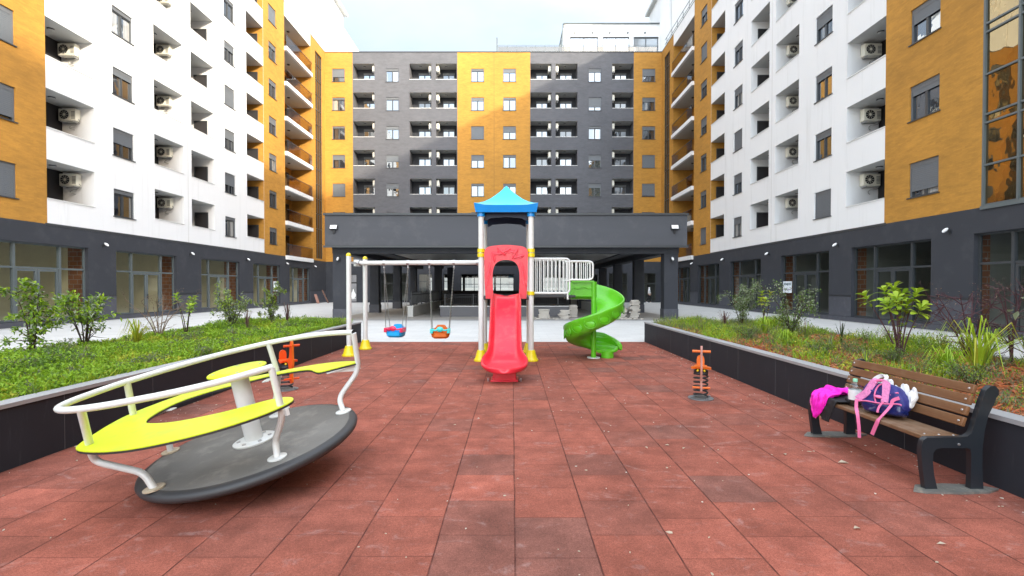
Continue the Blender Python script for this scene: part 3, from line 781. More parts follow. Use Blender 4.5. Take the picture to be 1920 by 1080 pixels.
for i, (a, b, rw) in enumerate(CBAL):
    for k in range(1, 7):
        w = b - a
        balcony(FC, CB, a, w, base(k), GREYB, DARKBACK if 'DARKBACK' in globals() else DARK, (w * .30, w * .88, 2.15) if rw else (w * .25, w * .82, 2.15), 1.5, None, GLASS if (i * 3 + k) % 4 else GLASS_DIM)
        x = b - .30 if rw else a + .30
        Mx = T(x, VC + .62, base(k) + 2.02) @ RZ(R(-90 if rw else 90))
        if i == 0: Mx = Mx @ T(0, .02, 0)
        ac(Mx, f"white air conditioner on rear block's {CN[i]} balcony column, {ORD[6 - k] if k < 6 else 'top'} row{' from the roof' if k < 6 else ''}")
# ground floor behind the pavilion: see-through hall to the street behind, shop fronts, painted door
def gf_window(a, b, c, d, nx, g):
    w = b - a; Mx = FC.at(a, w, 0, c); h = d - c; m_ = MB()
    for i in range(nx + 1): m_.box((w - .06) * i / nx, (w - .06) * i / nx + .06, .1, .18, 0, h)
    for z in (0, h * .62, h - .06): m_.box(.06, w - .06, .11, .17, z, z + .06)
    f = ob('ground_floor_window', m_, FRAME, CB, Mx); ob('pane', MB().quad((0, .14, 0), (w, .14, 0), (w, .14, h), (0, .14, h)), g, f, Mx)
for i, (a, b, c, d) in enumerate(GFW):
    if i == 0: continue
    gf_window(a, b, c, d, max(1, round((b - a) / 1.4)), GLASS_CLEAR)
hall = MB(); za, zb = .02, 4.0
for (a, b, o) in ((-19.4, -10.4, None), (-10.4, 9.4, (-9.9, 9.2)), (9.4, 15.6, None)):
    y0, y1 = VC + .25, VC + (8 if o else 5)
    hall.quad((a, y0, za), (b, y0, za), (b, y1, za), (a, y1, za), 1); hall.quad((a, y0, zb), (b, y0, zb), (b, y1, zb), (a, y1, zb), 2)
    hall.quad((a, y0, za), (a, y1, za), (a, y1, zb), (a, y0, zb), 0); hall.quad((b, y0, za), (b, y1, za), (b, y1, zb), (b, y0, zb), 0)
    if o is None: hall.quad((a, y1, za), (b, y1, za), (b, y1, zb), (a, y1, zb), 0)
    else:
        hall.quad((a, y1, 2.75), (b, y1, 2.75), (b, y1, zb), (a, y1, zb), 2); hall.quad((a, y1, za), (b, y1, za), (b, y1, .5), (a, y1, .5), 2)
        xs = [a, -10.0, -5.9, -5.6, -2.2, -1.95, 2.6, 2.85, 6.2, 6.4, 8.9, b]; xs = [a, -10.0, -6.0, -5.7, -2.2, -1.95, 2.6, 2.85, 9.0, b]
        for i in range(0, len(xs), 2): hall.quad((xs[i], y1, .5), (xs[i + 1], y1, .5), (xs[i + 1], y1, 2.75), (xs[i], y1, 2.75), 2)
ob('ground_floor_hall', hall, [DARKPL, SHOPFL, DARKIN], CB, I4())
# painted door left of the pavilion
Mx = FC.at(-17.9, 1.6, 0, .05)
d_ = MB(); d_.box(0, 1.6, .08, .14, 0, 2.95); d_.box(.12, 1.48, .06, .079, 2.1, 2.85, 1); d_.box(.35, 1.48, .06, .079, .05, 1.95, 1)
dd = ob('service_door', d_, [BLACK, simple('faded_poster', (.24, .24, .25), .7, .5, 3)], CB, Mx)
p_ = MB(); pts = []
for i in range(24):
    t = 2 * math.pi * i / 24; r = .30 * (1 - .0 * t); z = .78 + .42 * math.cos(t) + (.18 if math.cos(t) > .9 else 0); pts.append((1.15 + .27 * math.sin(t) * (1 - .45 * max(0, math.cos(t))), z))
p_.prism(pts, .05, .059, 'y'); p_.tube([(.55 + .0, .055, .75), (.62, .055, .55), (.8, .055, .40), (1.1, .055, .32), (1.4, .055, .36)], .03, 6)
ob('painted_drop', p_, LAMPW, dd, Mx)

# roof level: terrace rail, glazed penthouse, stair towers
PH = thing('penthouse', 'white glazed penthouse with terrace on the roof of the grey rear block', 'building', T(11, 58, ROOF - .2))
b = MB(); x0, x1, y0, y1, z0, z1 = 6.1, 17.3, 58, 63, ROOF - .2, 32.3
wins = [(6.75, 10.05), (10.6, 13.7), (14.2, 17.1)]
b.box(x0, x1, y0, y1, 30.85, z1); b.box(x0, wins[0][0], y0, y1 - .2, z0, 30.85)
for (a, c), (d, e) in zip(wins, wins[1:]): b.box(c, d, y0, y0 + .4, z0, 30.85)
b.box(17.1, x1, y0, y1 - .2, z0, 30.85); b.box(x0, x1, y1 - .2, y1, z0, 30.85)
ob('wall', b, WHITE, PH, I4()); ob('roof_edge', MB().box(x0 - .1, x1 + .1, y0 - .15, y1, z1, z1 + .1), FRAME2, PH, I4())
for a, c in wins:
    f_ = MB(); f_.box(a, c, y0 + .1, y0 + .2, 30.7, 30.85); f_.box((a + c) / 2 - .05, (a + c) / 2 + .05, y0 + .1, y0 + .2, z0, 30.7); f_.box(a, a + .08, y0 + .1, y0 + .2, z0, 30.7); f_.box(c - .08, c, y0 + .1, y0 + .2, z0, 30.7)
    f = ob('window', f_, FRAME, PH, I4()); ob('pane', MB().quad((a, y0 + .15, z0), (c, y0 + .15, z0), (c, y0 + .15, 30.7), (a, y0 + .15, 30.7)), GLASS_PALE, f, I4())
for x in (7.3, 9.4, 11.4, 13.5, 15.5):
    ob('wall_lamp', MB().box(x - .07, x + .07, y0 - .16, y0, 31.2, 31.34), FRAME2, PH, I4())
b = MB(); b.tube([(5.95, 57.9, 32.3), (5.5, 55.2, 27.5)], .06, 6); b.tube([(5.75, 57.9, 30.4), (5.35, 55.6, 27.0)], .08, 6); b.box(5.2, 5.3, 55, 57.9, 26, 28.4)
ob('awning_frame', b, FRAME2, PH, I4())
RL = thing('terrace_rail', 'thin grey terrace railing along the roof edge of the rear block', 'railing', T(6, VC + .5, ROOF))
b = MB()
for z in (ROOF + .95, ROOF + .80): b.box(-1.5, 15.4, VC + .45, VC + .48, z, z + .035)
for i in range(18): b.box(-1.5 + i * .99, -1.47 + i * .99, VC + .45, VC + .49, ROOF - .1, ROOF + .95)
ob('rail', b, FRAME2, RL, I4())
ob('corner_post', MB().box(-1.66, -1.52, VC + .42, VC + .56, ROOF - .1, ROOF + 1.75), FRAME2, RL, I4())
ob('glass_panel', MB().box(-1.45, 15.3, VC + .462, VC + .468, ROOF - .05, ROOF + .78), GLASS_PALE2 if 'GLASS_PALE2' in globals() else GLASS_RAIL, RL, I4())
random.seed(3)
for i in range(11):
    x = [-1.0, -.4, 1.1, 2.2, 3.0, 4.6, 6.2, 7.9, 9.6, 11.8, 13.4][i]; h = random.uniform(.5, 1.05)
    t = thing('potted_cypress', 'small dark potted conifer behind the terrace railing on the roof', 'plant', T(x, VC + 1.3, ROOF - .2), 'potted conifers on the roof terrace')
    b = MB()
    for j in range(60):
        zz = random.uniform(.2, h); rr = .17 * (1 - (zz - .2) / (h - .1)) + .02; a = random.uniform(0, 6.28); c = Vector((rr * math.cos(a), rr * math.sin(a), zz)); s_ = .07
        b.add([c + Vector((0, 0, s_)), c + Vector((s_ * .5, 0, -s_ * .4)), c + Vector((-s_ * .4, s_ * .4, -s_ * .4))], [(0, 1, 2)])
    ob('crown', b, simple('conifer', (.10, .12, .09), .8) if i == 0 else bpy.data.materials['conifer'], t)
    ob('pot', MB().lathe([(0, 0), (.12, 0), (.15, .24), (0, .24)], 10), CONCD, t)
def tower(side, label):
    t = thing('stair_tower', label, 'tower', T(side * 25, 58, ROOF - .2))
    s = side; X = (UR + 1.5) if s > 0 else (UL - 1.5); X2 = X + s * 9
    b = MB(); b.box(min(X, X2), max(X, X2), 54.4, 62.2, ROOF - .25, 35.6)
    ob('wall', b, WHITE, t, I4())
    b = MB(); b.box(min(X - s * .45, X2), max(X - s * .45, X2), 46, 62.6, 35.6, 35.95); ob('eave', b, SOFFIT, t, I4())
    b = MB(); b.box(min(X + s * .25, X2), max(X + s * .25, X2), 46, 54.2, ROOF - .25, 35.55); ob('setback_wall', b, WHITE, t, I4())
    if s < 0: b = MB(); b.box(X - 9, X + .02, 62.3, 70, ROOF - .3, 34.1); ob('lower_wall', b, WHITE, t, I4())
    return t
tower(-1, 'white stair tower with grey eave rising behind the left wing roof')
tower(1, 'white stair tower with grey eave rising behind the right wing roof')

# ------------------------------------------------------------------ pavilion over the ramp
PV = thing('pavilion', 'dark grey flat-roofed pavilion on square columns in front of the rear block', 'pavilion', T(-.3, 25, 0))
b = MB(); b.box(-9.3, 8.7, 24.55, 47.5, 3.66, 5.2); ob('canopy', b, CANOPY if 'CANOPY' in globals() else simple('canopy_render', (.070, .073, .084), .75, .18, .5, .25, 90, stretch=(.5, .5, 3), dirt=(.13, .13, .14), dirt_amt=.45), PV, I4())
ob('roof_edge', MB().box(-9.36, 8.76, 24.48, 47.5, 5.204, 5.30), FRAME, PV, I4())
ob('cornice', MB().box(-9.36, 8.76, 24.49, 24.60, 3.60, 3.70), FRAME, PV, I4())
b = MB(); b.box(-9.1, 8.45, 25.0, 25.6, 3.34, 3.655); ob('beam', b, DARK, PV, I4())
for xa, xb in ((-9.1, -8.5), (7.75, 8.45)): ob('beam', MB().box(xa, xb, 25.604, 47.4, 3.34, 3.655), DARK, PV, I4())
for xa in (-6.9, 5.9): ob('beam', MB().box(xa, xa + .35, 25.604, 47.4, 3.40, 3.655), DARK, PV, I4())
ob('ceiling_panel', MB().box(-6.5, 5.85, 25.7, 36, 3.45, 3.655), simple('ceiling_metal', (.40, .40, .39), .3, .3, .8, metal=.35, stretch=(.4, 2.5, 1)), PV, I4())
for y in (25.02, 31.3, 37.4, 43.6):
    for x0, x1 in ((-9.08, -8.42), (7.72, 8.42)):
        if y < 26: c = MB(); c.box(x0, x1, y, y + .6, 0, 3.338, 0); k = ob('column', c, DARK, PV, I4()); ob('base_cladding', MB().box(x0 - .02, x1 + .02, y - .02, y + .62, 0, .52), SLATE, k, I4())
        else: c = MB(); c.box(x0 + .05, x1 - .05, y, y + .55, 0, 3.338, 0); k = ob('column', c, DARK, PV, I4()); ob('base_cladding', MB().box(x0 + .02, x1 - .02, y - .03, y + .58, 0, .52), SLATE, k, I4())
for x in (5.0, -5.9):
    for y in (37.5, 45): ob('column', MB().box(x, x + .5, y, y + .5, 0, 3.42), DARK, PV, I4())
for x, nm in ((-8.83, 'left'), (8.06, 'right')):
    t = thing('floodlight', f'square white floodlight under the {nm} end of the pavilion roof edge', 'floodlight', T(x, 24.55, 4.55), 'floodlights on the pavilion')
    ob('head', MB().box(-.19, .19, -.14, -.04, -.12, .12, 0, RX(R(-25))), BLACK, t, bevel=.015); ob('lens', MB().box(-.165, .165, -.147, -.141, -.10, .10, 0, RX(R(-25))), LAMPW, t); ob('bracket', MB().box(-.05, .05, -.09, 0, -.24, -.10), BLACK, t)
WLAMP = thing('wall_lamp', 'x', 'lamp', group='wall lamps on the dark walls')
b = MB(); b.box(-.045, .045, -.05, 0, -.06, .06); b.tube([(0, -.03, 0), (0, -.13, .02), (0, -.17, .05)], .022, 6); ob('bracket', b, BLACK, WLAMP)
b = MB(); b.ell((0, -.2, .06), (.055, .14, .06), 12, 8, 0, T(0, -.19, .06) @ RX(R(35)) @ T(0, .19, -.06)); ob('head', b, LAMPW, WLAMP)
_w = [0]
def wlamp(Mx, label):
    if not _w[0]: _w[0] = 1; WLAMP.matrix_basis = Mx; W[WLAMP] = Mx; WLAMP['label'] = label
    else: copy_thing(WLAMP, Mx, label)
PN = ['between the nearest and second shop windows', 'between the second and third shop windows', 'between the third and fourth shop windows', 'between the fourth and fifth shop windows', 'beyond the farthest shop window']
for i, u in enumerate((23.65, 30.05, 36.4, 42.7, 48.8)):
    wlamp(Matrix.Translation(FL.p(u, 0, 3.62)) @ RZ(R(90)) @ Matrix.Scale(.95, 4), 'white-headed wall lamp on the left wing, ' + PN[i])
for i, u in enumerate((17.7, 23.75, 30.1, 36.5, 42.7)):
    wlamp(Matrix.Translation(FR.p(u, 0, 3.62)) @ RZ(R(-90)) @ Matrix.Scale(.95, 4), 'white-headed wall lamp on the right wing, ' + PN[i])
for x, nm in ((-8.75, 'left'), (8.07, 'right')): wlamp(T(x, 25.02, 3.0) @ Matrix.Scale(1.1, 4), f'white oval wall lamp on the front {nm} column of the pavilion')

# ramp walls and their railings
def low_wall(label, x0, x1, y0, y1, h, m=CONCD, cap=True):
    t = thing('low_wall', label, 'wall', T((x0 + x1) / 2, (y0 + y1) / 2, 0)); ob('masonry', MB().box(x0, x1, y0, y1, 0, h - .05), m, t, I4())
    ob('coping', MB().box(x0 - .03, x1 + .03, y0 - .03, y1 + .03, h - .048, h), CAPM, t, I4()); return t
low_wall('low dark wall with pale coping across the pavilion, facing the playground', -3.95, 3.25, 27.1, 27.4, .60)
low_wall('low pale wall running back into the pavilion, left of the ramp', -5.72, -5.42, 27.0, 44, .60, CONC)
low_wall('low pale wall running back into the pavilion, right of the ramp', 5.25, 5.55, 28.5, 44, .60, CONC)
def railing(label, p0, p1, h, z):
    t = thing('railing', label, 'railing', T(*p0, z)); p0 = Vector((*p0, z)); p1 = Vector((*p1, z)); n = int((p1 - p0).length / .11)
    b = MB()
    for i in range(n + 1):
        q = p0.lerp(p1, i / n)
        if i % 14: b.box(q.x - .008, q.x + .008, q.y - .008, q.y + .008, z + .1, z + h - .04)
    ob('baluster', b, BLACK, t, I4())
    b = MB()
    for zz in (z + .1, z + h - .14, z + h): b.tube([p0 + Vector((0, 0, zz - z)), p1 + Vector((0, 0, zz - z))], .02, 6)
    ob('rail', b, BLACK, t, I4())
    b = MB()
    for i in range(0, n + 1, 14): q = p0.lerp(p1, i / n); b.box(q.x - .03, q.x + .03, q.y - .03, q.y + .03, z, z + h + .03)
    ob('post', b, BLACK, t, I4())
railing('black bar railing on the low dark wall under the pavilion', (-3.7, 27.25), (3.1, 27.25), .62, .6)
railing('black railing on the pale left ramp wall under the pavilion', (-5.57, 27.3), (-5.57, 43.5), .75, .6)
b = MB()                                             # dark screen at the back of the ramp
t = thing('screen_wall', 'black wall at the back of the covered ramp under the pavilion', 'wall', T(0, 47, 0)); ob('panel', MB().box(-7.6, 7.0, 46.2, 46.4, 0, 1.30), DARKIN, t, I4())
# loose pavers stacked beside the ramp
random.seed(21)
for (x, y, n, w, lab) in ((1.68, 25.9, 7, .62, 'crooked stack of pale pavers beneath the bridge rail, left of the pair'), (2.72, 25.8, 6, .52, 'small slumped stack of pale pavers beside the taller pile under the bridge'),
                          (3.35, 27.0, 9, .45, 'neat pale block of pavers at the right end of the low dark wall'), (5.62, 25.6, 7, .56, 'loose heap of pale pavers right of the green spiral slide'), (6.45, 25.9, 14, .48, 'tallest stack of pale pavers, against a dark column right of the green slide')):
    t = thing('paver_stack', lab, 'stones', T(x, y, 0), 'stacks of pale pavers'); z = 0
    for i in range(n):
        hh = random.uniform(.06, .085); q = MB(); a = random.uniform(-.35, .35) * (.15 if 'neat' in lab else 1)
        ww = w / 2 * random.uniform(.8, 1.05); q.box(-ww, ww, -.17, .17, 0, hh - .004)
        ob('paver', q, STONE, t, T(x + random.uniform(-.07, .07) * (.1 if 'neat' in lab else 1), y + random.uniform(-.04, .04), z) @ RZ(a), bevel=.008, seg=1); z += hh
t = thing('rubble', 'scattered broken pavers lying at the foot of the stacks', 'rubble', T(5.4, 25, 0)); b = MB()
for i in range(34):
    x = random.choice((random.uniform(4.6, 6.6), random.uniform(1.2, 4.2))); b.box(-.1, .1, -.07, .07, 0, .05, 0, T(x, random.uniform(24.9, 25.5), .004) @ RZ(random.uniform(0, 3)) @ Matrix.Scale(random.uniform(.4, 1.2), 4))
ob('fragments', b, STONE, t, I4()); t['kind'] = 'stuff'
# boards leaning in the far left corner
t = thing('leaning_board', 'pinkish board leaning on the last pier of the left wing', 'board', T(-19.4, 48.3, 0)); ob('plank', MB().box(0, .04, -.28, .28, 0, .95, 0, RY(R(-18)) ), simple('pink_board', (.42, .22, .17), .8), t, T(-19.1, 48.6, 0))
t = thing('leaning_board', 'thin brown plank leaning beside the pinkish board', 'board', T(-18.9, 49.6, 0)); ob('plank', MB().box(0, .04, -.12, .12, 0, 1.45, 0, RY(R(-25))), simple('brown_board', (.20, .11, .08), .8), t, T(-18.6, 49.9, 0))

# shop notices
def notice(F, u, d, z, w, h, label, lines):
    t = thing('shop_notice', label, 'sign', F.at(u, w, d, z)); ob('board', MB().box(0, w, -.012, 0, 0, h), SIGNW, t)
    for (txt, zz, size, m_) in lines:
        cu = bpy.data.curves.new('lettering', 'FONT'); cu.body = txt; cu.size = size; cu.align_x = 'CENTER'; cu.extrude = .002; cu.offset = .006
        cu.materials.append(m_); tmp = bpy.data.objects.new('tmp', cu); COL.objects.link(tmp); dg = bpy.context.evaluated_depsgraph_get(); me = bpy.data.meshes.new_from_object(tmp.evaluated_get(dg)); bpy.data.objects.remove(tmp)
        link(bpy.data.objects.new('lettering', me), t, W[t] @ T(w / 2, -.015, zz) @ RX(R(90)))
    return t
t = notice(FR, 27.86, .10, 1.30, .88, .66, 'white notice reading IZDAJE SE in the right wing shop window', [('IZDAJE SE', .45, .17, TEAL)])
b = MB(); random.seed(4); x = .07
while x < .78: w_ = random.uniform(.03, .07); b.box(x, x + w_, -.0155, -.0125, .15 + random.uniform(0, .02), .235 + random.uniform(-.02, .015)); x += w_ + .018
ob('small_print', b, INKR, t)
t = notice(FL, 40.75, .10, 1.28, .78, .82, 'white notice reading IZDAJE SE in the left wing shop window', [('IZDAJE', .58, .20, TEAL), ('SE', .34, .20, TEAL)])
b = MB(); x = .12
while x < .66: w_ = random.uniform(.03, .07); b.box(x, x + w_, -.0155, -.0125, .12, .20 + random.uniform(-.02, .02)); x += w_ + .018
ob('small_print', b, TEAL, t)

# ------------------------------------------------------------------ planters
def planter(side, label):
    s = side; xi = 3.95 if s > 0 else -4.5; xo = 7.45 if s > 0 else -8.0; ya, yb = -2.0, 14.7; h = .60
    t = thing('planter', label, 'planter', T((xi + xo) / 2, 6, 0))
    b = MB(); e = .16
    lo, hi = sorted((xi, xi + s * e)); b.box(lo, hi, ya, yb, 0, h - .04)
    lo2, hi2 = sorted((xo, xo - s * e)); b.box(lo2, hi2, ya, yb, 0, h - .04)
    lo3, hi3 = sorted((xi + s * e, xo - s * e)); b.box(lo3, hi3, yb - e, yb, 0, h - .04)
    ob('wall', b, SLAB, t, I4())
    b = MB(); b.box(lo - .012, hi + .012, ya, yb + .012, h - .038, h); b.box(lo2 - .012, hi2 + .012, ya, yb + .012, h - .038, h); b.box(lo3 + .013, hi3 - .013, yb - e - .012, yb + .012, h - .038, h - .002)
    ob('coping', b, COPING, t, I4())
    b = MB(); y = yb - 1.22
    while y > 0:
        b.box(*sorted((xi - s * .002, xi + s * .01)), y, y + .006, 0.01, h - .04); y -= 1.22
    ob('slab_joints', b, JOINT, t, I4())
    b = MB(); n, k = 30, 70; vs = []
    for j in range(k + 1):
        for i in range(n + 1):
            x = lo3 + (hi3 - lo3) * i / n; y = ya + (yb - e - ya) * j / k
            vs.append((x, y, soil_z(x, y) if 0 < i < n and 0 < j < k else .52))
    b.add(vs, [(j * (n + 1) + i, j * (n + 1) + i + 1, (j + 1) * (n + 1) + i + 1, (j + 1) * (n + 1) + i) for j in range(k) for i in range(n)], 0, True)
    ob('soil', b, SOIL if s > 0 else SOIL_G, t, I4())
    return t
def soil_z(x, y): return .545 + .05 * noise.noise(Vector((x * .7, y * .7, 3)))
planter(-1, 'long dark slab planter on the left, full of bright green ground cover')
planter(1, 'long dark slab planter on the right behind the bench, with bark mulch')
def leaf(b, c, d, up, l, w, m=0, fold=.25):
    """a folded pointed leaf: base c, direction d"""
    s = d.cross(up)
    if s.length < 1e-4: s = d.orthogonal()
    s.normalize(); nrm = s.cross(d).normalized()
    mid = c + d * l * .5
    i = len(b.v)
    b.v += [tuple(c), tuple(mid + s * w * .5 + nrm * w * fold), tuple(c + d * l - nrm * l * .12), tuple(mid - s * w * .5 + nrm * w * fold)]
    b.f += [[i, i + 1, i + 2], [i, i + 2, i + 3]]; b.m += [m, m]; b.sm += [False, False]; b.uv += [None, None]
def paddle(b, c, d, up, l, w, m=0):
    s = d.cross(up)
    if s.length < 1e-4: s = d.orthogonal()
    s.normalize(); nrm = s.cross(d).normalized(); i = len(b.v)
    for t, q, h in ((0, .06, 0), (.4, .55, .05), (.72, 1., .05), (.92, .7, 0.)):
        p = c + d * l * t + nrm * l * (h - .18 * t * t); e = s * w * .5 * q; b.v += [tuple(p - e + nrm * w * .12 * q), tuple(p), tuple(p + e + nrm * w * .12 * q)]
    b.v.append(tuple(c + d * l - nrm * l * .2))
    for k in range(3):
        for j in (0, 1): b.f.append([i + k * 3 + j, i + k * 3 + j + 1, i + k * 3 + j + 4, i + k * 3 + j + 3])
    b.f += [[i + 9, i + 10, i + 12], [i + 10, i + 11, i + 12]]
    b.m += [m] * 8; b.sm += [True] * 8; b.uv += [None] * 8
def rv(): 
    while True:
        v = Vector((random.uniform(-1, 1), random.uniform(-1, 1), random.uniform(-1, 1)))
        if .01 < v.length < 1: return v.normalized()
def cover(name, label, x0, x1, y0, y1, count, seed, dens, mats, pick, hgt):
    random.seed(seed); b = MB(); U = Vector((0, 0, 1)); made = 0
    for _ in range(count):
        y = y0 + (y1 - y0) * random.random() ** .9; x = random.uniform(x0, x1)
        p = noise.noise(Vector((x * .9, y * .9, seed))); q = noise.noise(Vector((x * 2.6, y * 2.6, seed + 5)))
        if random.random() > dens(p, q, x, y): continue
        hh = hgt(p, q, x, y); z = soil_z(x, y); m_, l, kind = pick(p, q, x, y)
        if kind == 0:                                   # clover-like leaf clump
            c = Vector((x, y, z + hh * random.random() ** .6))
            for _k in range(3):
                d = (rv() + Vector((0, 0, .25))).normalized(); leaf(b, c + rv() * .02, d, U, l * random.uniform(.6, 1.2), l * random.uniform(.45, .7), m_)
        else:                                           # grass blade or needle
            c = Vector((x, y, z)); d = (rv() * .55 + Vector((0, 0, .8))).normalized(); L = max(.05, hh * random.uniform(.7, 1.5)); e = (rv() * .8 + Vector((0, 0, .2))).normalized()
            i = len(b.v); s = d.cross(e); s = s.normalized() * (.004 if kind == 1 else .0025) if s.length > 1e-3 else Vector((.004, 0, 0))
            p1 = c + d * L * .6; p2 = p1 + (d + e).normalized() * L * .5
            b.v += [tuple(c - s), tuple(c + s), tuple(p1 + s), tuple(p1 - s), tuple(p2)]; b.f += [[i, i + 1, i + 2, i + 3], [i + 3, i + 2, i + 4]]; b.m += [m_, m_]; b.sm += [False] * 2; b.uv += [None] * 2
    o = ob(name, b, mats); tag(o, label, 'ground cover', kind='stuff'); return o
GM = [LF_BRIGHT, LF_MID, LF_YEL, LF_GREY, LF_DARK, LF_LIME, LF_DRY]
def pickL(p, q, x, y):
    r = random.random(); near = x > -5.3
    if q > .30: return (3 if r < .6 else 1 if r < .8 else 6, .042, 0 if r < .4 else 2)
    if p > .30: return (1 if r < .45 else 0 if r < .8 else 4, .045, 0 if r < .75 else 1)
    if p < -.18: return (0 if r < .45 else 5 if r < .9 else 2, .050, 1 if r < .72 else 0)
    return (0 if r < .42 else 1 if r < .55 else 5 if r < .88 else 2, .050 if r < .6 else .036, 0 if r < .5 else 1)
cover('ground_cover', 'bright green leafy ground cover filling the left planter', -7.83, -4.68, 1.8, 14.5, 52000, 31, lambda p, q, x, y: .97 if q < .45 else .5, GM, pickL, lambda p, q, x, y: .08 + .12 * max(0, p + .25) + .11 * max(0, q) + .05 * max(0, noise.noise(Vector((x * 5, y * 5, 2)))) + (.07 if y > 12.7 else 0))
def pickR(p, q, x, y):
    r = random.random()
    if q > .22: return (3 if r < .7 else 1, .03, 2 if r < .7 else 0)
    if p > .08: return (0 if r < .4 else 5 if r < .75 else 2 if r < .88 else 1, .045, 1 if r < .78 else 0)
    return (3 if r < .3 else 6 if r < .42 else 5 if r < .65 else 2 if r < .8 else 0, .032, 1 if r < .7 else 2)
cover('ground_cover', 'patchy grey-green and bright green ground cover in the right planter', 4.13, 7.28, 1.8, 14.5, 62000, 57, lambda p, q, x, y: min(1, max(.03, .05 + 1.35 * max(p, q * .75) + (.45 if y > 11.0 else 0))), GM, pickR, lambda p, q, x, y: .09 + .24 * max(0, p) + .13 * max(0, q) + (.08 if y > 12.5 else 0))
random.seed(8); b = MB()
for _ in range(13000):
    x = random.uniform(4.13, 7.28); y = 1.8 + 12.6 * random.random(); l = random.uniform(.025, .075); w_ = random.uniform(.006, .018)
    b.box(-l, l, -w_, w_, 0, .006, random.choice((0, 0, 1)), T(x, y, soil_z(x, y) + random.uniform(.004, .03)) @ Euler((random.uniform(-.6, .6), random.uniform(-.5, .5), random.uniform(0, 6.28))).to_matrix().to_4x4())
o = ob('bark_mulch', b, [MULCH, MULCH2]); tag(o, 'orange-brown bark mulch strewn over the right planter', 'mulch', kind='stuff')

def shrub(label, cat, x, y, h, r, style, leaves=300, ll=.06, mats=(LF_MID, LF_BRIGHT), stem=TWIG, seed=0, nst=6, lean=(0, 0), crown=(.45, 1.), name='shrub'):
    random.seed(seed + 100); z0 = soil_z(x, y) - .03; t = thing(name, label, cat, T(x, y, z0), 'plants in the planters'); S = MB(); L = MB(); U = Vector((0, 0, 1)); tips = []
    for i in range(nst):
        a = 2 * math.pi * i / nst + random.uniform(-.5, .5); q = r * random.uniform(.35, 1.) * (.0 if nst == 1 else 1)
        H_ = h * random.uniform(.72, 1.0); e = Vector((q * math.cos(a) + lean[0], q * math.sin(a) + lean[1], H_))
        mid = Vector((e.x * .35, e.y * .35, H_ * .5)) + rv() * .03 * h
        pts = smooth_path([Vector((random.uniform(-.02, .02), random.uniform(-.02, .02), 0)), mid, e], 5); rr = .011 * h + .003
        S.tube(pts, [rr * (1 - .75 * k / (len(pts) - 1)) for k in range(len(pts))], 5)
        tips.append((pts, e))
        if style in ('bushy', 'twiggy'):
            for k in range(7 if style == 'twiggy' else 4):
                j = random.randint(len(pts) // 3, len(pts) - 1); p0 = pts[j]; d = (rv() + Vector((0, 0, .35)) + Vector((e.x, e.y, 0)).normalized() * .5).normalized(); p2 = p0 + d * h * random.uniform(.15, .34)
                S.tube([p0, (p0 + p2) / 2 + rv() * .02, p2], [rr * .5, rr * .35, .0015], 4); tips.append(([p0, (p0 + p2) / 2, p2], p2))
                if style == 'twiggy':
                    for _k in range(3):
                        p3 = p2 + (rv() + d).normalized() * h * random.uniform(.06, .16); S.tube([p2.lerp(p0, random.uniform(0, .5)), p3], [.002, .001], 3); tips.append(([p2, p3], p3))
    nm = len(mats)
    if style == 'bushy':
        for _ in range(leaves):
            pts, e = random.choice(tips); j = random.random() ** .5; c = pts[min(len(pts) - 1, int(j * len(pts)))]
            if c.z < h * crown[0] * random.uniform(.4, 1.1): continue
            c = c + rv() * r * random.uniform(.02, .30); d = (rv() + Vector((c.x, c.y, .2)) * .8).normalized()
            leaf(L, c, d, U, ll * random.uniform(.6, 1.25), ll * random.uniform(.38, .55), random.randrange(nm))
    elif style == 'twiggy':
        for _ in range(leaves):
            pts, e = random.choice(tips); c = e + rv() * .03; leaf(L, c, rv(), U, ll * random.uniform(.5, 1.1), ll * .4, random.randrange(nm))
    elif style == 'rosette':
        for pts, e in tips:
            d0 = (pts[-1] - pts[-3]).normalized()
            for ring in range(3):
                for k in range(5):
                    a = 2 * math.pi * (k + ring * .5) / 5 + random.uniform(-.2, .2); s = d0.orthogonal().normalized(); s2 = d0.cross(s)
                    d = (s * math.cos(a) + s2 * math.sin(a) + d0 * (.15 + .5 * ring)).normalized(); paddle(L, e - d0 * (.05 * (2 - ring)), d, d0, ll * random.uniform(.7, 1.1), ll * .46, random.randrange(nm))
            for k in range(5):
                c = pts[random.randint(3, len(pts) - 2)]; leaf(L, c, (rv() + U * .3).normalized(), U, ll * .6, ll * .22, random.randrange(nm))
    if S.v and style != 'tuft': ob('stem', S, stem, t)
    if L.v: ob('foliage', L, list(mats), t)
    return t
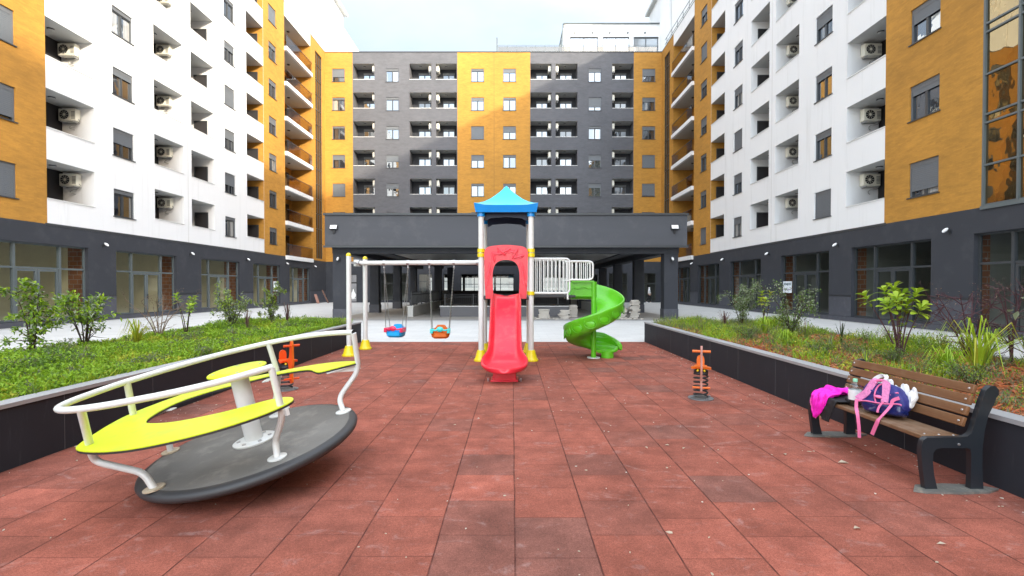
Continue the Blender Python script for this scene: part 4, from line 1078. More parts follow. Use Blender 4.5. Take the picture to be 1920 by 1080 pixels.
def tuft(label, x, y, h, r, n, w, mats, seed, arch=.5, name='grass_tuft', cat='grass tuft'):
    random.seed(seed + 900); z0 = soil_z(x, y) - .02; t = thing(name, label, cat, T(x, y, z0), 'plants in the planters'); b = MB()
    for i in range(n):
        a = random.uniform(0, 6.28); o = Vector((math.cos(a), math.sin(a), 0)); q = r * random.uniform(.15, 1.); H_ = h * random.uniform(.55, 1.); s = Vector((-o.y, o.x, 0)) * w * random.uniform(.6, 1.)
        c0 = o * .03 * random.random(); c1 = o * q * .25 + Vector((0, 0, H_ * .6)); c2 = o * q * .62 + Vector((0, 0, H_ * (1. - .12 * arch))); c3 = o * q + Vector((0, 0, H_ * (1. - arch * q / max(r, .01))))
        i0 = len(b.v); m_ = random.randrange(len(mats))
        b.v += [tuple(k) for k in (c0 - s * .6, c0 + s * .6, c1 - s, c1 + s, c2 - s * .7, c2 + s * .7, c3)]
        b.f += [[i0, i0 + 1, i0 + 3, i0 + 2], [i0 + 2, i0 + 3, i0 + 5, i0 + 4], [i0 + 4, i0 + 5, i0 + 6]]; b.m += [m_] * 3; b.sm += [True] * 3; b.uv += [None] * 3
    ob('blades', b, list(mats), t); return t
# left planter, from the near end
shrub('tall sparse yellowish shrub at the near end of the left planter', 'shrub', -7.4, 7.6, 1.05, .20, 'bushy', 1050, .085, (LF_PALE, LF_BRIGHT, LF_LIME, LF_MID), seed=1, nst=6, crown=(.2, 1))
shrub('round leafy shrub on bare dark stems, second from the near end of the left planter', 'shrub', -7.45, 8.6, 1.0, .36, 'bushy', 1900, .085, (LF_BRIGHT, LF_LIME, LF_PALE, LF_MID), seed=2, nst=8, crown=(.78, 1))
tuft('arching yellow grass tuft in the middle of the left planter', -6.85, 9.0, .62, .42, 60, .011, (LF_YEL, LF_LIME, LF_YEL), 3, .9)
shrub('leafless pale twiggy bush beside the yellow tuft in the left planter', 'shrub', -7.3, 10.2, .95, .6, 'twiggy', 160, .03, (LF_DRY,), LF_DRY, 4, 7)
shrub('small bright young shrub with upright branches in the left planter', 'shrub', -7.2, 10.9, .95, .28, 'rosette', 0, .11, (LF_LIME, LF_BRIGHT), seed=5, nst=6)
shrub('wide pale-leaved shrub left of the red spiky plants', 'shrub', -6.9, 12.1, .98, .36, 'bushy', 1700, .07, (LF_PALE, LF_LIME, LF_GREY), seed=6, nst=7, crown=(.3, 1))
tuft('dark red spiky plant between two pale shrubs in the left planter', -6.45, 12.0, .58, .26, 22, .011, (LF_PURP, LF_DRY), 7, .15, 'spiky_plant', 'plant')
shrub('narrow columnar pale shrub in front of the left shop notice', 'shrub', -6.55, 13.4, 1.08, .17, 'bushy', 1500, .07, (LF_PALE, LF_LIME, LF_GREY), seed=8, nst=5, crown=(.1, 1))
tuft('dark red spiky plant at the far end of the left planter', -6.1, 13.4, .72, .24, 26, .012, (LF_PURP, LF_DRY), 9, .15, 'spiky_plant', 'plant')
tuft('thin green grass tuft by the wide pale shrub in the left planter', -6.8, 11.5, .38, .2, 40, .007, (LF_MID, LF_BRIGHT), 10, .4)
for i, (x, y, h_, r_, lab) in enumerate(((-5.2, 8.2, .24, .22, 'low pale weed tuft near the coping of the left planter, before the carousel rail'), (-5.9, 10.4, .30, .25, 'wispy pale weed tuft in the middle of the left planter'), (-5.0, 11.9, .26, .2, 'small weed tuft near the left planter coping beside the swing posts'), (-6.3, 7.2, .3, .26, 'loose weed tuft in front of the round leafy shrub on the left'))):
    tuft(lab, x, y, h_, r_, 46, .004, (LF_GREY, LF_LIME, LF_DRY), 60 + i, .6, 'weed_tuft', 'weed')
# right planter, from the far end
shrub('round grey-green bush at the far end of the right planter', 'shrub', 6.15, 13.2, 1.02, .40, 'bushy', 2000, .06, (LF_GREY, LF_PALE, LF_PALE, LF_MID), seed=11, nst=7, crown=(.3, 1))
tuft('brownish spiky plant left of the round grey-green bush', 5.6, 13.0, .55, .3, 24, .010, (LF_PURP, LF_DRY), 12, .2, 'spiky_plant', 'plant')
shrub('slim yellow-green shrub between two grey-green bushes', 'shrub', 6.2, 12.1, 1.05, .14, 'rosette', 0, .13, (LF_LIME, LF_YEL), seed=13, nst=4)
shrub('sprawling twiggy grey-green bush beside the right shop notice', 'shrub', 6.35, 11.2, 1.12, .52, 'bushy', 1500, .06, (LF_GREY, LF_PALE, LF_MID), seed=14, nst=8, crown=(.15, 1))
tuft('bright green fountain of grass in the middle of the right planter', 5.75, 11.2, .52, .36, 90, .009, (LF_LIME, LF_BRIGHT), 15, .8)
tuft('low bright green grass clump near the coping of the right planter', 5.0, 9.0, .36, .36, 150, .008, (LF_BRIGHT, LF_LIME), 16, .7)
tuft('dark purple stalky plant behind the low grass clump', 6.35, 9.5, .5, .18, 18, .010, (LF_PURP, LF_DARK), 17, .1, 'spiky_plant', 'plant')
shrub('tall shrub with glossy lime rosettes on bare purple stems', 'shrub', 5.95, 7.55, 1.12, .42, 'rosette', 0, .16, (LF_LIME, LF_LIME, LF_BRIGHT), STEMP, 18, 9, (-.06, 0))
shrub('leafless purple-brown twiggy bush behind the bench', 'shrub', 6.75, 7.3, 1.02, .62, 'twiggy', 520, .035, (LF_DRY, LF_PURP), LF_PURP, 19, 9)
shrub('reddish dried seed-head bush near the right edge', 'shrub', 7.05, 6.95, 1.10, .25, 'twiggy', 420, .03, (LF_PURP, LF_DRY), LF_PURP, 20, 5)
tuft('large yellow-green strappy plant behind the bench end', 5.72, 6.05, .88, .80, 46, .012, (LF_YEL, LF_LIME, LF_LIME), 21, 1.0, 'strappy_plant', 'plant')
tuft('green strappy tuft between the lime shrub and the big strappy plant', 6.5, 6.75, .62, .5, 46, .010, (LF_MID, LF_LIME), 22, .6)
tuft('dark purple stalks at the right edge of the planter', 6.75, 6.45, .62, .16, 20, .013, (LF_PURP, LF_DARK), 23, .1, 'spiky_plant', 'plant')
shrub('broad-leaved pale branch reaching in from the right edge', 'shrub', 7.12, 6.3, 1.2, .34, 'bushy', 120, .14, (LF_PALE, LF_MID), seed=24, nst=4, crown=(.6, 1), lean=(-.05, 0))
tuft('thin olive grass tuft under the lime rosette shrub', 5.4, 8.3, .34, .3, 60, .006, (LF_GREY, LF_LIME), 25, .7)
tuft('bushy bright tuft at the bench back in the right planter', 5.2, 5.9, .42, .35, 110, .009, (LF_BRIGHT, LF_LIME), 26, .6)
for i, (x, y, h_, r_, lab) in enumerate(((4.5, 11.6, .42, .24, 'tall weed tuft at the far corner of the right planter by the dark column'), (4.9, 12.9, .46, .26, 'leafy weed clump at the far end of the right planter coping'), (6.6, 8.6, .50, .4, 'wispy dry grass tuft behind the lime rosette shrub'), (5.3, 9.9, .40, .34, 'loose olive weed tuft beside the wide silvery mound'), (6.1, 10.2, .44, .3, 'pale wispy tuft in front of the sprawling twiggy bush'), (4.6, 6.4, .34, .3, 'thin weed tuft pressing against the bench back'))):
    tuft(lab, x, y, h_, r_, 60, .005, (LF_LIME, LF_GREY, LF_DRY, LF_BRIGHT), 70 + i, .7, 'weed_tuft', 'weed')
for i, (x, y, s_, lab) in enumerate(((4.75, 7.6, .26, 'small silvery mound plant just left of the bench back'), (5.45, 7.05, .24, 'silvery mound plant beneath the lime rosette shrub'), (4.85, 5.2, .30, 'silvery mound plant beside the near bench end'), (4.9, 10.2, .34, 'wide silvery mound by the coping beyond the spring rocker'))):
    shrub(lab, 'plant', x, y, s_, s_ * .9, 'bushy', 700, .035, (LF_GREY, LF_GREY, LF_MID), seed=40 + i, nst=9, crown=(0, 1), name='mound_plant')

# ------------------------------------------------------------------ tilted carousel
n_ = Vector((-.16503751, -.11639571, .97939505)); e1 = Vector((.98609763, 0, .16616696)); e2 = Vector((-.01934112, .99320292, .11477754)); Cc = Vector((-2.24, 4.306, .234))
MG_M = Matrix(((e1.x, e2.x, n_.x, Cc.x), (e1.y, e2.y, n_.y, Cc.y), (e1.z, e2.z, n_.z, Cc.z), (0, 0, 0, 1)))
MG = thing('carousel', 'tilted playground carousel with grey disc, white tube handrail and lime green seat', 'carousel', MG_M)
b = MB(); b.lathe([(0, -.03), (.78, -.03), (.83, -.022), (.858, 0.0), (.866, .022), (.858, .044), (.835, .058), (.80, .064), (.0, .064)], 72, 0, ms=[1, 1, 1, 1, 1, 1, 1, 0])
ob('deck', b, [RUBGREY, RUBBLK], MG)
b = MB(); b.lathe([(.0, .05), (.072, .05), (.072, .69), (0, .69)], 24); ob('centre_post', b, PW, MG)
b = MB(); b.lathe([(0, .066), (.172, .066), (.172, .078), (.165, .082), (0, .082)], 36)
for k in range(6): a = k * math.pi / 3 + .3; b.lathe([(0, .082), (.016, .082), (.016, .090), (0, .094)], 8, 1, T(.125 * math.cos(a), .125 * math.sin(a), 0))
ob('base_flange', b, [PW, GALV], MG)
b = MB(); b.lathe([(0, .69), (.225, .69), (.23, .697), (.23, .704)], 44, 1); b.lathe([(.23, .704), (.23, .712), (.225, .716), (0, .716)], 44, 0)
for k in range(4): a = k * math.pi / 2 + .5; b.lathe([(0, .716), (.013, .716), (.013, .720), (0, .722)], 8, 2, T(.18 * math.cos(a), .18 * math.sin(a), 0))
ob('table', b, [LIME, BLKEDGE, GALV], MG)
ringp = [(.887, .470), (.64, .63), (.392, .725), (.18, .745), (-.05, .708), (-.27, .60), (-.453, .448), (-.67, .18), (-.854, -.142), (-.915, -.40), (-.93, -.56), (-.885, -.72), (-.76, -.82), (-.591, -.875), (-.42, -.895), (-.249, -.89), (.043, -.85), (.336, -.735), (.573, -.536)]
b = MB(); pts = smooth_path([(x, y, .79) for x, y in ringp], 5); b.tube(pts, .0245, 14); 
b.lathe([(.018, 0), (.0245, 0), (.0245, .004)], 14, 1, Matrix.Translation(pts[0]) @ Vector((pts[0] - pts[2])).to_track_quat('Z', 'Y').to_matrix().to_4x4() @ T(0, 0, .001))
b.lathe([(0, .0005), (.019, .0005)], 14, 1, Matrix.Translation(pts[0]) @ Vector((pts[0] - pts[2])).to_track_quat('Z', 'Y').to_matrix().to_4x4() @ T(0, 0, .001))
ob('handrail', b, [PW, BLACK], MG)
for foot, kn1, kn2, top in (((-.407, -.686), (-.47, -.66, .19), (-.86, -.60, .32), (-.591, -.872)), ((.426, -.49), (.405, -.425, .18), (.56, -.52, .40), (.568, -.54)),
                            ((.666, .379), (.60, .50, .17), (.83, .56, .40), (.885, .472)), ((-.795, .07), (-.79, .075, .16), (-.95, -.03, .43), (-.845, -.125)), ((-.086, .616), (-.09, .625, .17), (-.05, .76, .42), (-.05, .71))):
    b = MB(); b.tube(bend([(foot[0], foot[1], .066), kn1, kn2, (top[0], top[1], .785)], .09, 6), .0255, 12); p = ob('post', b, PW, MG)
    b = MB(); b.lathe([(0, .066), (.072, .066), (.072, .075), (.068, .078), (0, .078)], 22, 0, T(foot[0], foot[1], 0)); ob('foot_plate', b, RUST if foot[0] < -.3 else PW, p)
seatp = [(-.894, -.609), (-.934, -.45), (-.978, -.254), (-.985, .0), (-.861, .32), (-.659, .56), (-.40, .65), (-.097, .70), (.12, .745), (.381, .745), (.62, .69), (.837, .569), (.85, .535), (.703, .462), (.532, .386), (.45, .45), (.36, .56), (.215, .610), (-.008, .600), (-.233, .50), (-.486, .36), (-.66, .14), (-.672, -.157), (-.59, -.363), (-.427, -.452), (-.223, -.488), (.087, -.44), (.391, -.308), (.56, -.34), (.62, -.47), (.519, -.664), (.3, -.836), (.037, -.934), (-.258, -.965), (-.55, -.90), (-.80, -.77)]
sp_ = [(v.x, v.y) for v in smooth_path([(x, y, 0) for x, y in seatp], 4, True)]
b = MB(); b.prism(sp_, .478, .486, 'z', 0, side=0); b.prism(sp_, .462, .4775, 'z', 1, side=1); ob('seat', b, [LIME, BLKEDGE], MG)
for (x, y), a in (((-.70, -.60), -2.45), ((.53, -.47), -.75), ((.74, .52), .6), ((-.83, .05), 3.0), ((-.05, .68), 1.57)):
    b = MB(); b.prism([(-.20, 0), (.12, 0), (.12, -.055), (.05, -.06)], -.012, .012, 'y', 0, T(x, y, .461) @ RZ(a)); b.box(-.2, .1, -.03, .03, -.008, 0, 0, T(x, y, .461) @ RZ(a)); ob('seat_bracket', b, PW, MG)
b = MB(); b.lathe([(0, -.05), (.30, -.05), (.36, -.031), (0, -.031)], 28); b.lathe([(0, -.30), (.07, -.30), (.09, -.05), (0, -.05)], 16); ob('bearing', b, BLACK, MG)

# ------------------------------------------------------------------ slide tower with swing beam and spiral slide
TW = thing('play_tower', 'play tower with blue pagoda roof, red arched panel and white posts on yellow feet', 'play tower', T(-.13, 11.5, 0))
px, py = (-.68, .42), (10.9, 12.25)
for x in px:
    for y in py:
        p = ob('post', MB().tube([(x, y, .05), (x, y, 3.28)], .062, 20), PW, TW, I4())
        ob('foot_cover', MB().lathe([(0, .005), (.165, .005), (.165, .035), (.135, .07), (.10, .20), (.085, .245), (.0, .245)], 16, 0, T(x, y, 0) @ RZ(R(22))), YEL, p, I4())
        for z in (2.34, 2.44): ob('clamp_ring', MB().lathe([(.06, -.04), (.083, -.04), (.083, .04), (.06, .04)], 20, 0, T(x, y, z)), YEL, p, I4())
        ob('post_cap', MB().lathe([(0, 3.19), (.088, 3.19), (.09, 3.29), (.0, 3.29)], 18, 0, T(x, y, 0)), BLUE, p, I4())
for x, y in ((.42, 10.9), (.42, 12.25)): ob('clamp_ring', MB().lathe([(.06, -.04), (.08, -.04), (.08, .04), (.06, .04)], 20, 0, T(x, y, 1.50)), YEL, TW, I4())
ob('deck', MB().box(-.72, .46, 10.86, 12.3, 1.36, 1.43), BLACK, TW, I4(), bevel=.01)
# pagoda roof: concave hip on a square rim
b = MB(); prof = [(0., .71), (.14, .66), (.30, .555), (.48, .40), (.66, .245), (.82, .12), (.93, .04), (1., .0)]
prof = [(.70 * (1 - t), z) for t, z in []] or prof
cx, cy, hx, hy = -.13, 11.55, .70, .82; zE = 3.42
rings = []
for t, q in ((1., 0.), (.86, .035), (.70, .10), (.52, .195), (.34, .315), (.18, .43), (.06, .53), (0.015, .57)):
    pts = []
    for k in range(32):
        a = 2 * math.pi * k / 32 + math.pi / 4; c_, s_ = math.cos(a), math.sin(a); mx_ = max(abs(c_), abs(s_)); ux, uy = c_ / mx_, s_ / mx_
        corner = max(0, min(abs(ux), abs(uy)) - .5) * 2 
        pts.append((cx + ux * hx * t, cy + uy * hy * t, zE + q + .05 * corner ** 2 * t ** 3))
    rings.append(pts)
vs = [p for r_ in rings for p in r_]; fs = [(i * 32 + k, i * 32 + (k + 1) % 32, (i + 1) * 32 + (k + 1) % 32, (i + 1) * 32 + k) for i in range(7) for k in range(32)] + [tuple(7 * 32 + k for k in range(32))]
b.add(vs, fs, 0, True)
for sgn in (-1, 1): b.tube([(cx + sgn * .19, cy - hy * .60, zE + .115), (cx + sgn * .02, cy - hy * .36, zE + .285)], .016, 8, 0)
low = [(x * .95 + cx * .05, y * .95 + cy * .05, 3.27) for x, y, z in rings[0]]; b.add(rings[0] + low, [(k, (k + 1) % 32, 32 + (k + 1) % 32, 32 + k) for k in range(32)], 1, True)
inn = [(x * .88 + cx * .12, y * .88 + cy * .12, 3.27) for x, y, z in rings[0]]; inn2 = [(x * .86 + cx * .14, y * .86 + cy * .14, 3.40) for x, y, z in rings[0]]
b.add(low + inn + inn2, [(k, (k + 1) % 32, 32 + (k + 1) % 32, 32 + k) for k in range(32)] + [(32 + k, 32 + (k + 1) % 32, 64 + (k + 1) % 32, 64 + k) for k in range(32)] + [tuple(64 + k for k in range(32))], 2)
ob('roof', b, [TURQ, BLUE, NAVYIN], TW, I4())
for y in (10.98, 12.17):
    b = MB(); b.prism([(-.60, 3.30), (.34, 3.30), (.34, 3.12), (.30, 3.12), (.22, 3.17), (-.13, 3.20), (-.48, 3.17), (-.56, 3.12), (-.60, 3.12)], y, y + .03, 'y'); ob('fascia', b, NAVYIN, TW, I4())
# red arched front panel
PZ = [(-.575, 1.38), (-.60, 1.75), (-.605, 2.20), (-.60, 2.42), (-.53, 2.51), (-.36, 2.545), (-.13, 2.56), (.10, 2.545), (.27, 2.51), (.34, 2.42), (.345, 2.20), (.34, 1.75), (.315, 1.38)]
IZ = [(-.40, 1.38), (-.42, 1.60), (-.425, 1.90), (-.40, 2.06), (-.345, 2.16), (-.25, 2.215), (-.13, 2.23), (-.01, 2.215), (.085, 2.16), (.14, 2.06), (.165, 1.90), (.16, 1.60), (.14, 1.38)]
PZ = [(v.x, v.y) for v in smooth_path([(x, z, 0) for x, z in PZ], 4)]; IZ = [(v.x, v.y) for v in smooth_path([(x, z, 0) for x, z in IZ], 4)]
b = MB(); n = len(PZ)
for y, rev in ((10.80, 0), (10.86, 1)):
    pass
vs = [(x, 10.80, z) for x, z in PZ] + [(x, 10.80, z) for x, z in IZ] + [(x, 10.87, z) for x, z in PZ] + [(x, 10.87, z) for x, z in IZ]
fs = []
for i in range(n - 1): fs += [(i, i + 1, n + i + 1, n + i), (2 * n + i, 3 * n + i, 3 * n + i + 1, 2 * n + i + 1), (i, 2 * n + i, 2 * n + i + 1, i + 1), (n + i, n + i + 1, 3 * n + i + 1, 3 * n + i)]
fs += [(0, n, 3 * n, 2 * n), (n - 1, 3 * n - 1, 4 * n - 1, 2 * n - 1)]
b.add(vs, fs, 0); random.seed(2)
for i in range(13):
    a = math.pi * i / 12; x = -.13 - .40 * math.cos(a); z = 2.0 + .42 * math.sin(a) if 2 < i < 10 else 1.75 + .16 * min(i, 12 - i)
    ang = math.pi / 2 - a + (.5 if i % 2 else -.5); b.ell((0, 0, 0), (.045, .022, .125), 10, 8, 0, T(x, 10.80, z) @ RY(ang + math.pi / 2 if 2 < i < 10 else ang * .2))
    b.tube([Vector((x, 10.776, z)) + (RY(ang + math.pi / 2 if 2 < i < 10 else ang * .2) @ Vector((0, 0, k_))) for k_ in (-.11, .11)], .008, 5)
for x in (-.54, .28): b.box(x - .02, x + .02, 10.785, 10.80, 1.40, 1.72)
ob('arch_panel', b, RED, TW, I4(), bevel=.008)
# straight slide
def sweep(sections, closed_ends=True):
    vs = [p for s in sections for p in s]; n = len(sections[0]); fs = []
    for i in range(len(sections) - 1):
        for k in range(n): fs.append((i * n + k, i * n + (k + 1) % n, (i + 1) * n + (k + 1) % n, (i + 1) * n + k))
    if closed_ends: fs += [tuple(range(n))[::-1], tuple((len(sections) - 1) * n + k for k in range(n))]
    return vs, fs
st = [(10.92, 1.43, .26, .05), (10.78, 1.425, .275, .07), (10.66, 1.37, .29, .12), (10.46, 1.25, .30, .17), (10.2, 1.085, .295, .185), (9.9, .865, .29, .19), (9.6, .635, .29, .18), (9.3, .435, .29, .17), (9.1, .34, .30, .165), (8.95, .29, .335, .16), (8.8, .262, .375, .155), (8.62, .25, .395, .13), (8.45, .245, .385, .10), (8.32, .245, .35, .075), (8.22, .248, .28, .05), (8.16, .25, .19, .035), (8.13, .25, .08, .028)]
secs = []
for i, (y, z, w, hgt) in enumerate(st):
    a = st[max(i - 1, 0)]; c = st[min(i + 1, len(st) - 1)]; d = Vector((0, c[0] - a[0], c[1] - a[1])).normalized(); up = Vector((0, d.z, -d.y)) if d.y < 0 else Vector((0, -d.z, d.y))
    if up.z < 0: up = -up
    o = Vector((-.13, y, z)); P = lambda x, h_: o + Vector((x, 0, 0)) + up * h_
    r_ = .028 * min(1, w / .25)
    q = [(-w - r_, hgt * .55), (-w - r_ * 1.0, hgt * .9), (-w, hgt + .018), (-w + r_ * .9, hgt * .92), (-w * .86, .05), (-w * .74, .012), (-w * .45, 0), (0, -.004), (w * .45, 0), (w * .74, .012), (w * .86, .05), (w - r_ * .9, hgt * .92), (w, hgt + .018), (w + r_, hgt * .9), (w + r_, hgt * .55), (w * .96, -.01), (w * .80, -.055), (0, -.06), (-w * .80, -.055), (-w * .96, -.01)]
    secs.append([P(x, h_) for x, h_ in q])
b = MB(); vs, fs = sweep(secs); b.add(vs, fs, 0, True)
SLD = thing('slide', 'straight red slide with flared end running down from the play tower', 'slide', T(-.13, 8.6, 0))
ob('chute', b, RED, SLD, I4(), sub=1)
b = MB(); b.box(-.33, .07, 8.5, 8.85, .0, .17); b.box(-.37, .11, 8.46, 8.9, 0, .035); ob('base_block', b, RED, SLD, I4(), bevel=.02)
b = MB()
for x in (-.41, .15): b.lathe([(0, .0), (.02, 0), (.02, .05), (0, .055)], 8, 0, T(x, 8.55, .004))
ob('bolt', b, GALV, SLD, I4())
# swing set
SW = thing('swing_set', 'white swing set with two yellow-footed posts and a beam to the play tower', 'swing frame', T(-3.86, 12.3, 0))
for y in (11.67, 12.97):
    x = -3.86
    p = ob('post', MB().tube([(x, y, .05), (x, y, 2.38)], .058, 20), PW, SW, I4())
    ob('foot_cover', MB().lathe([(0, .005), (.165, .005), (.165, .035), (.135, .07), (.10, .20), (.085, .245), (.0, .245)], 16, 0, T(x, y, 0) @ RZ(R(22))), YEL, p, I4())
    ob('post_cap', MB().ell((x, y, 2.385), (.062, .062, .062), 16, 8), YEL, p, I4())
BZ = 2.235
ob('beam', MB().tube([(-3.86, 12.32, BZ), (-.75, 11.6, BZ - .02)], .055, 18), PW, SW, I4())
b = MB(); b.tube([(-3.86, 11.67, BZ - .01), (-3.86, 12.97, BZ - .01)], .030, 12); b.tube([(-3.86, 12.2, BZ), (-3.86, 12.44, BZ)], .068, 14); b.box(-3.93, -3.79, 12.25, 12.39, BZ - .08, BZ + .08)
ob('cross_bar', b, GALV, SW, I4(), bevel=.006)
b = MB(); b.tube([(-.68, 10.9, BZ - .02), (-.68, 12.25, BZ - .02)], .032, 12); b.tube([(-.83, 11.615, BZ - .02), (-.66, 11.57, BZ - .02)], .07, 14); ob('beam_clamp', b, GALV, SW, I4())
def beam_at(x): t = (x + 3.86) / 3.11; return Vector((x, 12.32 - .72 * t, BZ - .02 * t))
def swing(x0, x1, tw, mats, label, turn):
    xc = (x0 + x1) / 2 + tw; y = beam_at(xc).y + .02; zs = .56; t = thing('swing', label, 'swing', T(xc, y, zs) @ RZ(turn), 'toddler swings on the beam'); seatM, barM, backM = mats
    # bucket seat, in its own frame
    b = MB(); n = 28; secs_ = []
    def bucket(rx, ry, z): return [(rx * math.copysign(abs(math.cos(a)) ** .6, math.cos(a)), ry * math.copysign(abs(math.sin(a)) ** .6, math.sin(a)), z) for a in [2 * math.pi * k / n for k in range(n)]]
    lv = [bucket(.05, .05, -.155), bucket(.16, .13, -.15), bucket(.205, .16, -.115), bucket(.222, .175, -.05), bucket(.228, .18, .0), bucket(.214, .166, .0), bucket(.205, .158, -.05), bucket(.185, .14, -.10), bucket(.05, .05, -.118)]
    vs = [p for l_ in lv for p in l_]; b.add(vs, [(i * n + k, i * n + (k + 1) % n, (i + 1) * n + (k + 1) % n, (i + 1) * n + k) for i in range(len(lv) - 1) for k in range(n)] + [tuple(range(n))[::-1], tuple((len(lv) - 1) * n + k for k in range(n))], 0, True)
    b.prism([(-.16, -.10), (.16, -.10), (.13, -.035), (.05, -.02), (-.05, -.02), (-.13, -.035)], -.20, -.16, 'y')
    ob('seat', b, seatM, t)
    b = MB(); b.prism([(v.x, v.y) for v in smooth_path([(-.20, -.02, 0), (-.20, .05, 0), (-.13, .10, 0), (-.08, .155, 0), (.08, .155, 0), (.13, .10, 0), (.20, .05, 0), (.20, -.02, 0)], 4)], .14, .17, 'y'); ob('backrest', b, backM, t, bevel=.008)
    b = MB()
    for s in (-1, 1): b.box(s * .20 - .035, s * .20 + .035, -.20, .06, -.02, .085); b.tube([(s * .17, -.19, .06), (s * .10, -.205, .05), (s * .06, -.205, .07)], .022, 8)
    b.ell((0, -.205, .075), (.085, .035, .065), 16, 8); ob('safety_bar', b, barM, t, bevel=.012)
    for xt, s in ((x0, -1), (x1, 1)):
        top = beam_at(xt); c = MB(); a = Vector((xt, top.y, top.z - .10))
        for yy in (-.14, .13):
            e = W[t] @ Vector((s * .205, yy, .05)); k = a.lerp(e, .12 if yy < 0 else .12)
            for j in range(0, 44): 
                p0 = a.lerp(e, j / 44); p1 = a.lerp(e, (j + 1.25) / 44)
                o_ = Vector((.008, 0, 0)) if j % 2 else Vector((0, .008, 0)); c.tube([p0 - o_, p1 - o_], .0042, 4, caps=False); c.tube([p0 + o_, p1 + o_], .0042, 4, caps=False)
        ob('chain', c, GALV, t, I4())
        c = MB(); c.tube([top + Vector((-.03, 0, 0)), top + Vector((.03, 0, 0))], .066, 14); c.tube([top - Vector((0, 0, .05)), top - Vector((0, 0, .12))], .016, 8); c.ell(top - Vector((0, 0, .115)), (.025, .025, .03), 10, 6); ob('hanger', c, GALV, t, I4())
swing(-3.15, -2.53, -.01, (BLUE2, PINKR, BLUE2), 'blue toddler swing seat with crimson safety bar hanging from the beam', R(-8))
swing(-1.99, -1.38, -.03, (ORANGE, CYAN, ORANGE), 'orange toddler swing seat with turquoise safety bar hanging from the beam', R(3))
# bridge with white bar rails
BR = thing('play_bridge', 'white barred bridge from the play tower to the green spiral slide', 'bridge', T(.9, 11.5, 1.4))
ob('deck', MB().box(.47, 1.42, 11.0, 12.15, 1.40, 1.455), BLACK, BR, I4(), bevel=.01)
def rail_panel(x0, x1, y, z0, z1, nb, round_end):
    b = MB(); r_ = .10
    if round_end: b.tube(bend([(x0, y, z1), (x1, y, z1), (x1, y, z0), (x0, y, z0)], r_, 6), .021, 10)
    else:
        b.tube(bend([(x0, y, z1), (x1, y, z1), (x1, y, z0), (x0, y, z0)], .05, 5), .021, 10)
    f = ob('rail_frame', b, PW, BR, I4()); c = MB()
    for i in range(nb):
        x = x0 + .04 + (x1 - x0 - .04) * (i + .35) / nb; c.tube([(x, y, z0), (x, y, z1)], .0125, 8)
    ob('bar', c, PW, f, I4())
rail_panel(.46, 1.28, 10.98, 1.50, 2.27, 9, True); rail_panel(.46, 1.34, 12.15, 1.50, 2.30, 9, True)
rail_panel(1.27, 1.80, 10.98, 1.80, 2.21, 5, True); rail_panel(1.30, 1.92, 12.15, 1.80, 2.26, 6, True)
for q in ((1.24, 10.98), (1.30, 12.15)): ob('bracket', MB().tube([(*q, 1.50), (*q, 1.36)], .022, 8), PW, BR, I4())
# green spiral slide
sx, sy = 1.88, 11.35
SP = thing('spiral_slide', 'bright green spiral slide winding around its post', 'slide', T(sx, sy, 0))
b = MB(); b.tube([(sx, sy, .02), (sx, sy, 1.76)], .058, 20); ob('post', b, GREEN, SP, I4()); ob('base_plate', MB().lathe([(0, .004), (.15, .004), (.15, .022), (0, .024)], 24, 0, T(sx, sy, 0)), CAPM, SP, I4())
cs = [(.062, .10), (.075, .02), (.13, -.005), (.30, -.012), (.46, .0), (.555, .05), (.61, .16), (.645, .30), (.665, .335), (.695, .335), (.705, .30), (.69, .24), (.675, .16), (.655, .08), (.625, .0), (.56, -.055), (.42, -.075), (.22, -.075), (.075, -.06)]
knots = [(120, 1.44), (90, 1.42), (45, 1.28), (0, 1.085), (-45, .925), (-90, .765), (-135, .585), (-180, .42), (-225, .30), (-270, .225), (-315, .185), (-352, .165)]
def zat(a):
    for (a0, z0), (a1, z1) in zip(knots, knots[1:]):
        if a1 <= a <= a0: t = (a0 - a) / (a0 - a1); return z0 + (z1 - z0) * t
    return knots[-1][1]
secs = []; A0, A1, NN = 92, -350, 92
for i in range(NN + 1):
    a = A0 + (A1 - A0) * i / NN; za = (zat(min(120, a + 8)) + zat(a) + zat(max(-352, a - 8))) / 3; ra = R(a); k = 1 if a > -300 else max(.45, 1 + (a + 300) / 90)
    secs.append([Vector((sx + r_ * math.cos(ra), sy + r_ * math.sin(ra), za + (h_ * k if h_ > 0 else h_))) for r_, h_ in cs])
b = MB(); vs, fs = sweep(secs); b.add(vs, fs, 0, True)
for i, a in enumerate((-22, -52, -80, -106, -132, -158, -185)):
    ra = R(a); zz = zat(a) + .135; tilt = math.atan2(.0031 * 57.3, .66)
    Mo = T(sx + .658 * math.cos(ra), sy + .658 * math.sin(ra), zz) @ RZ(ra) @ RX(R(-14))
    b.ell((0, 0, 0), (.024, .120, .092), 18, 10, 0, Mo)
    b.tube([(.018, .135 * math.cos(t), .105 * math.sin(t)) for t in [2 * math.pi * q / 20 for q in range(20)]], .010, 6, closed=True, M=Mo)
ob('chute', b, GREEN, SP, I4(), sub=1)
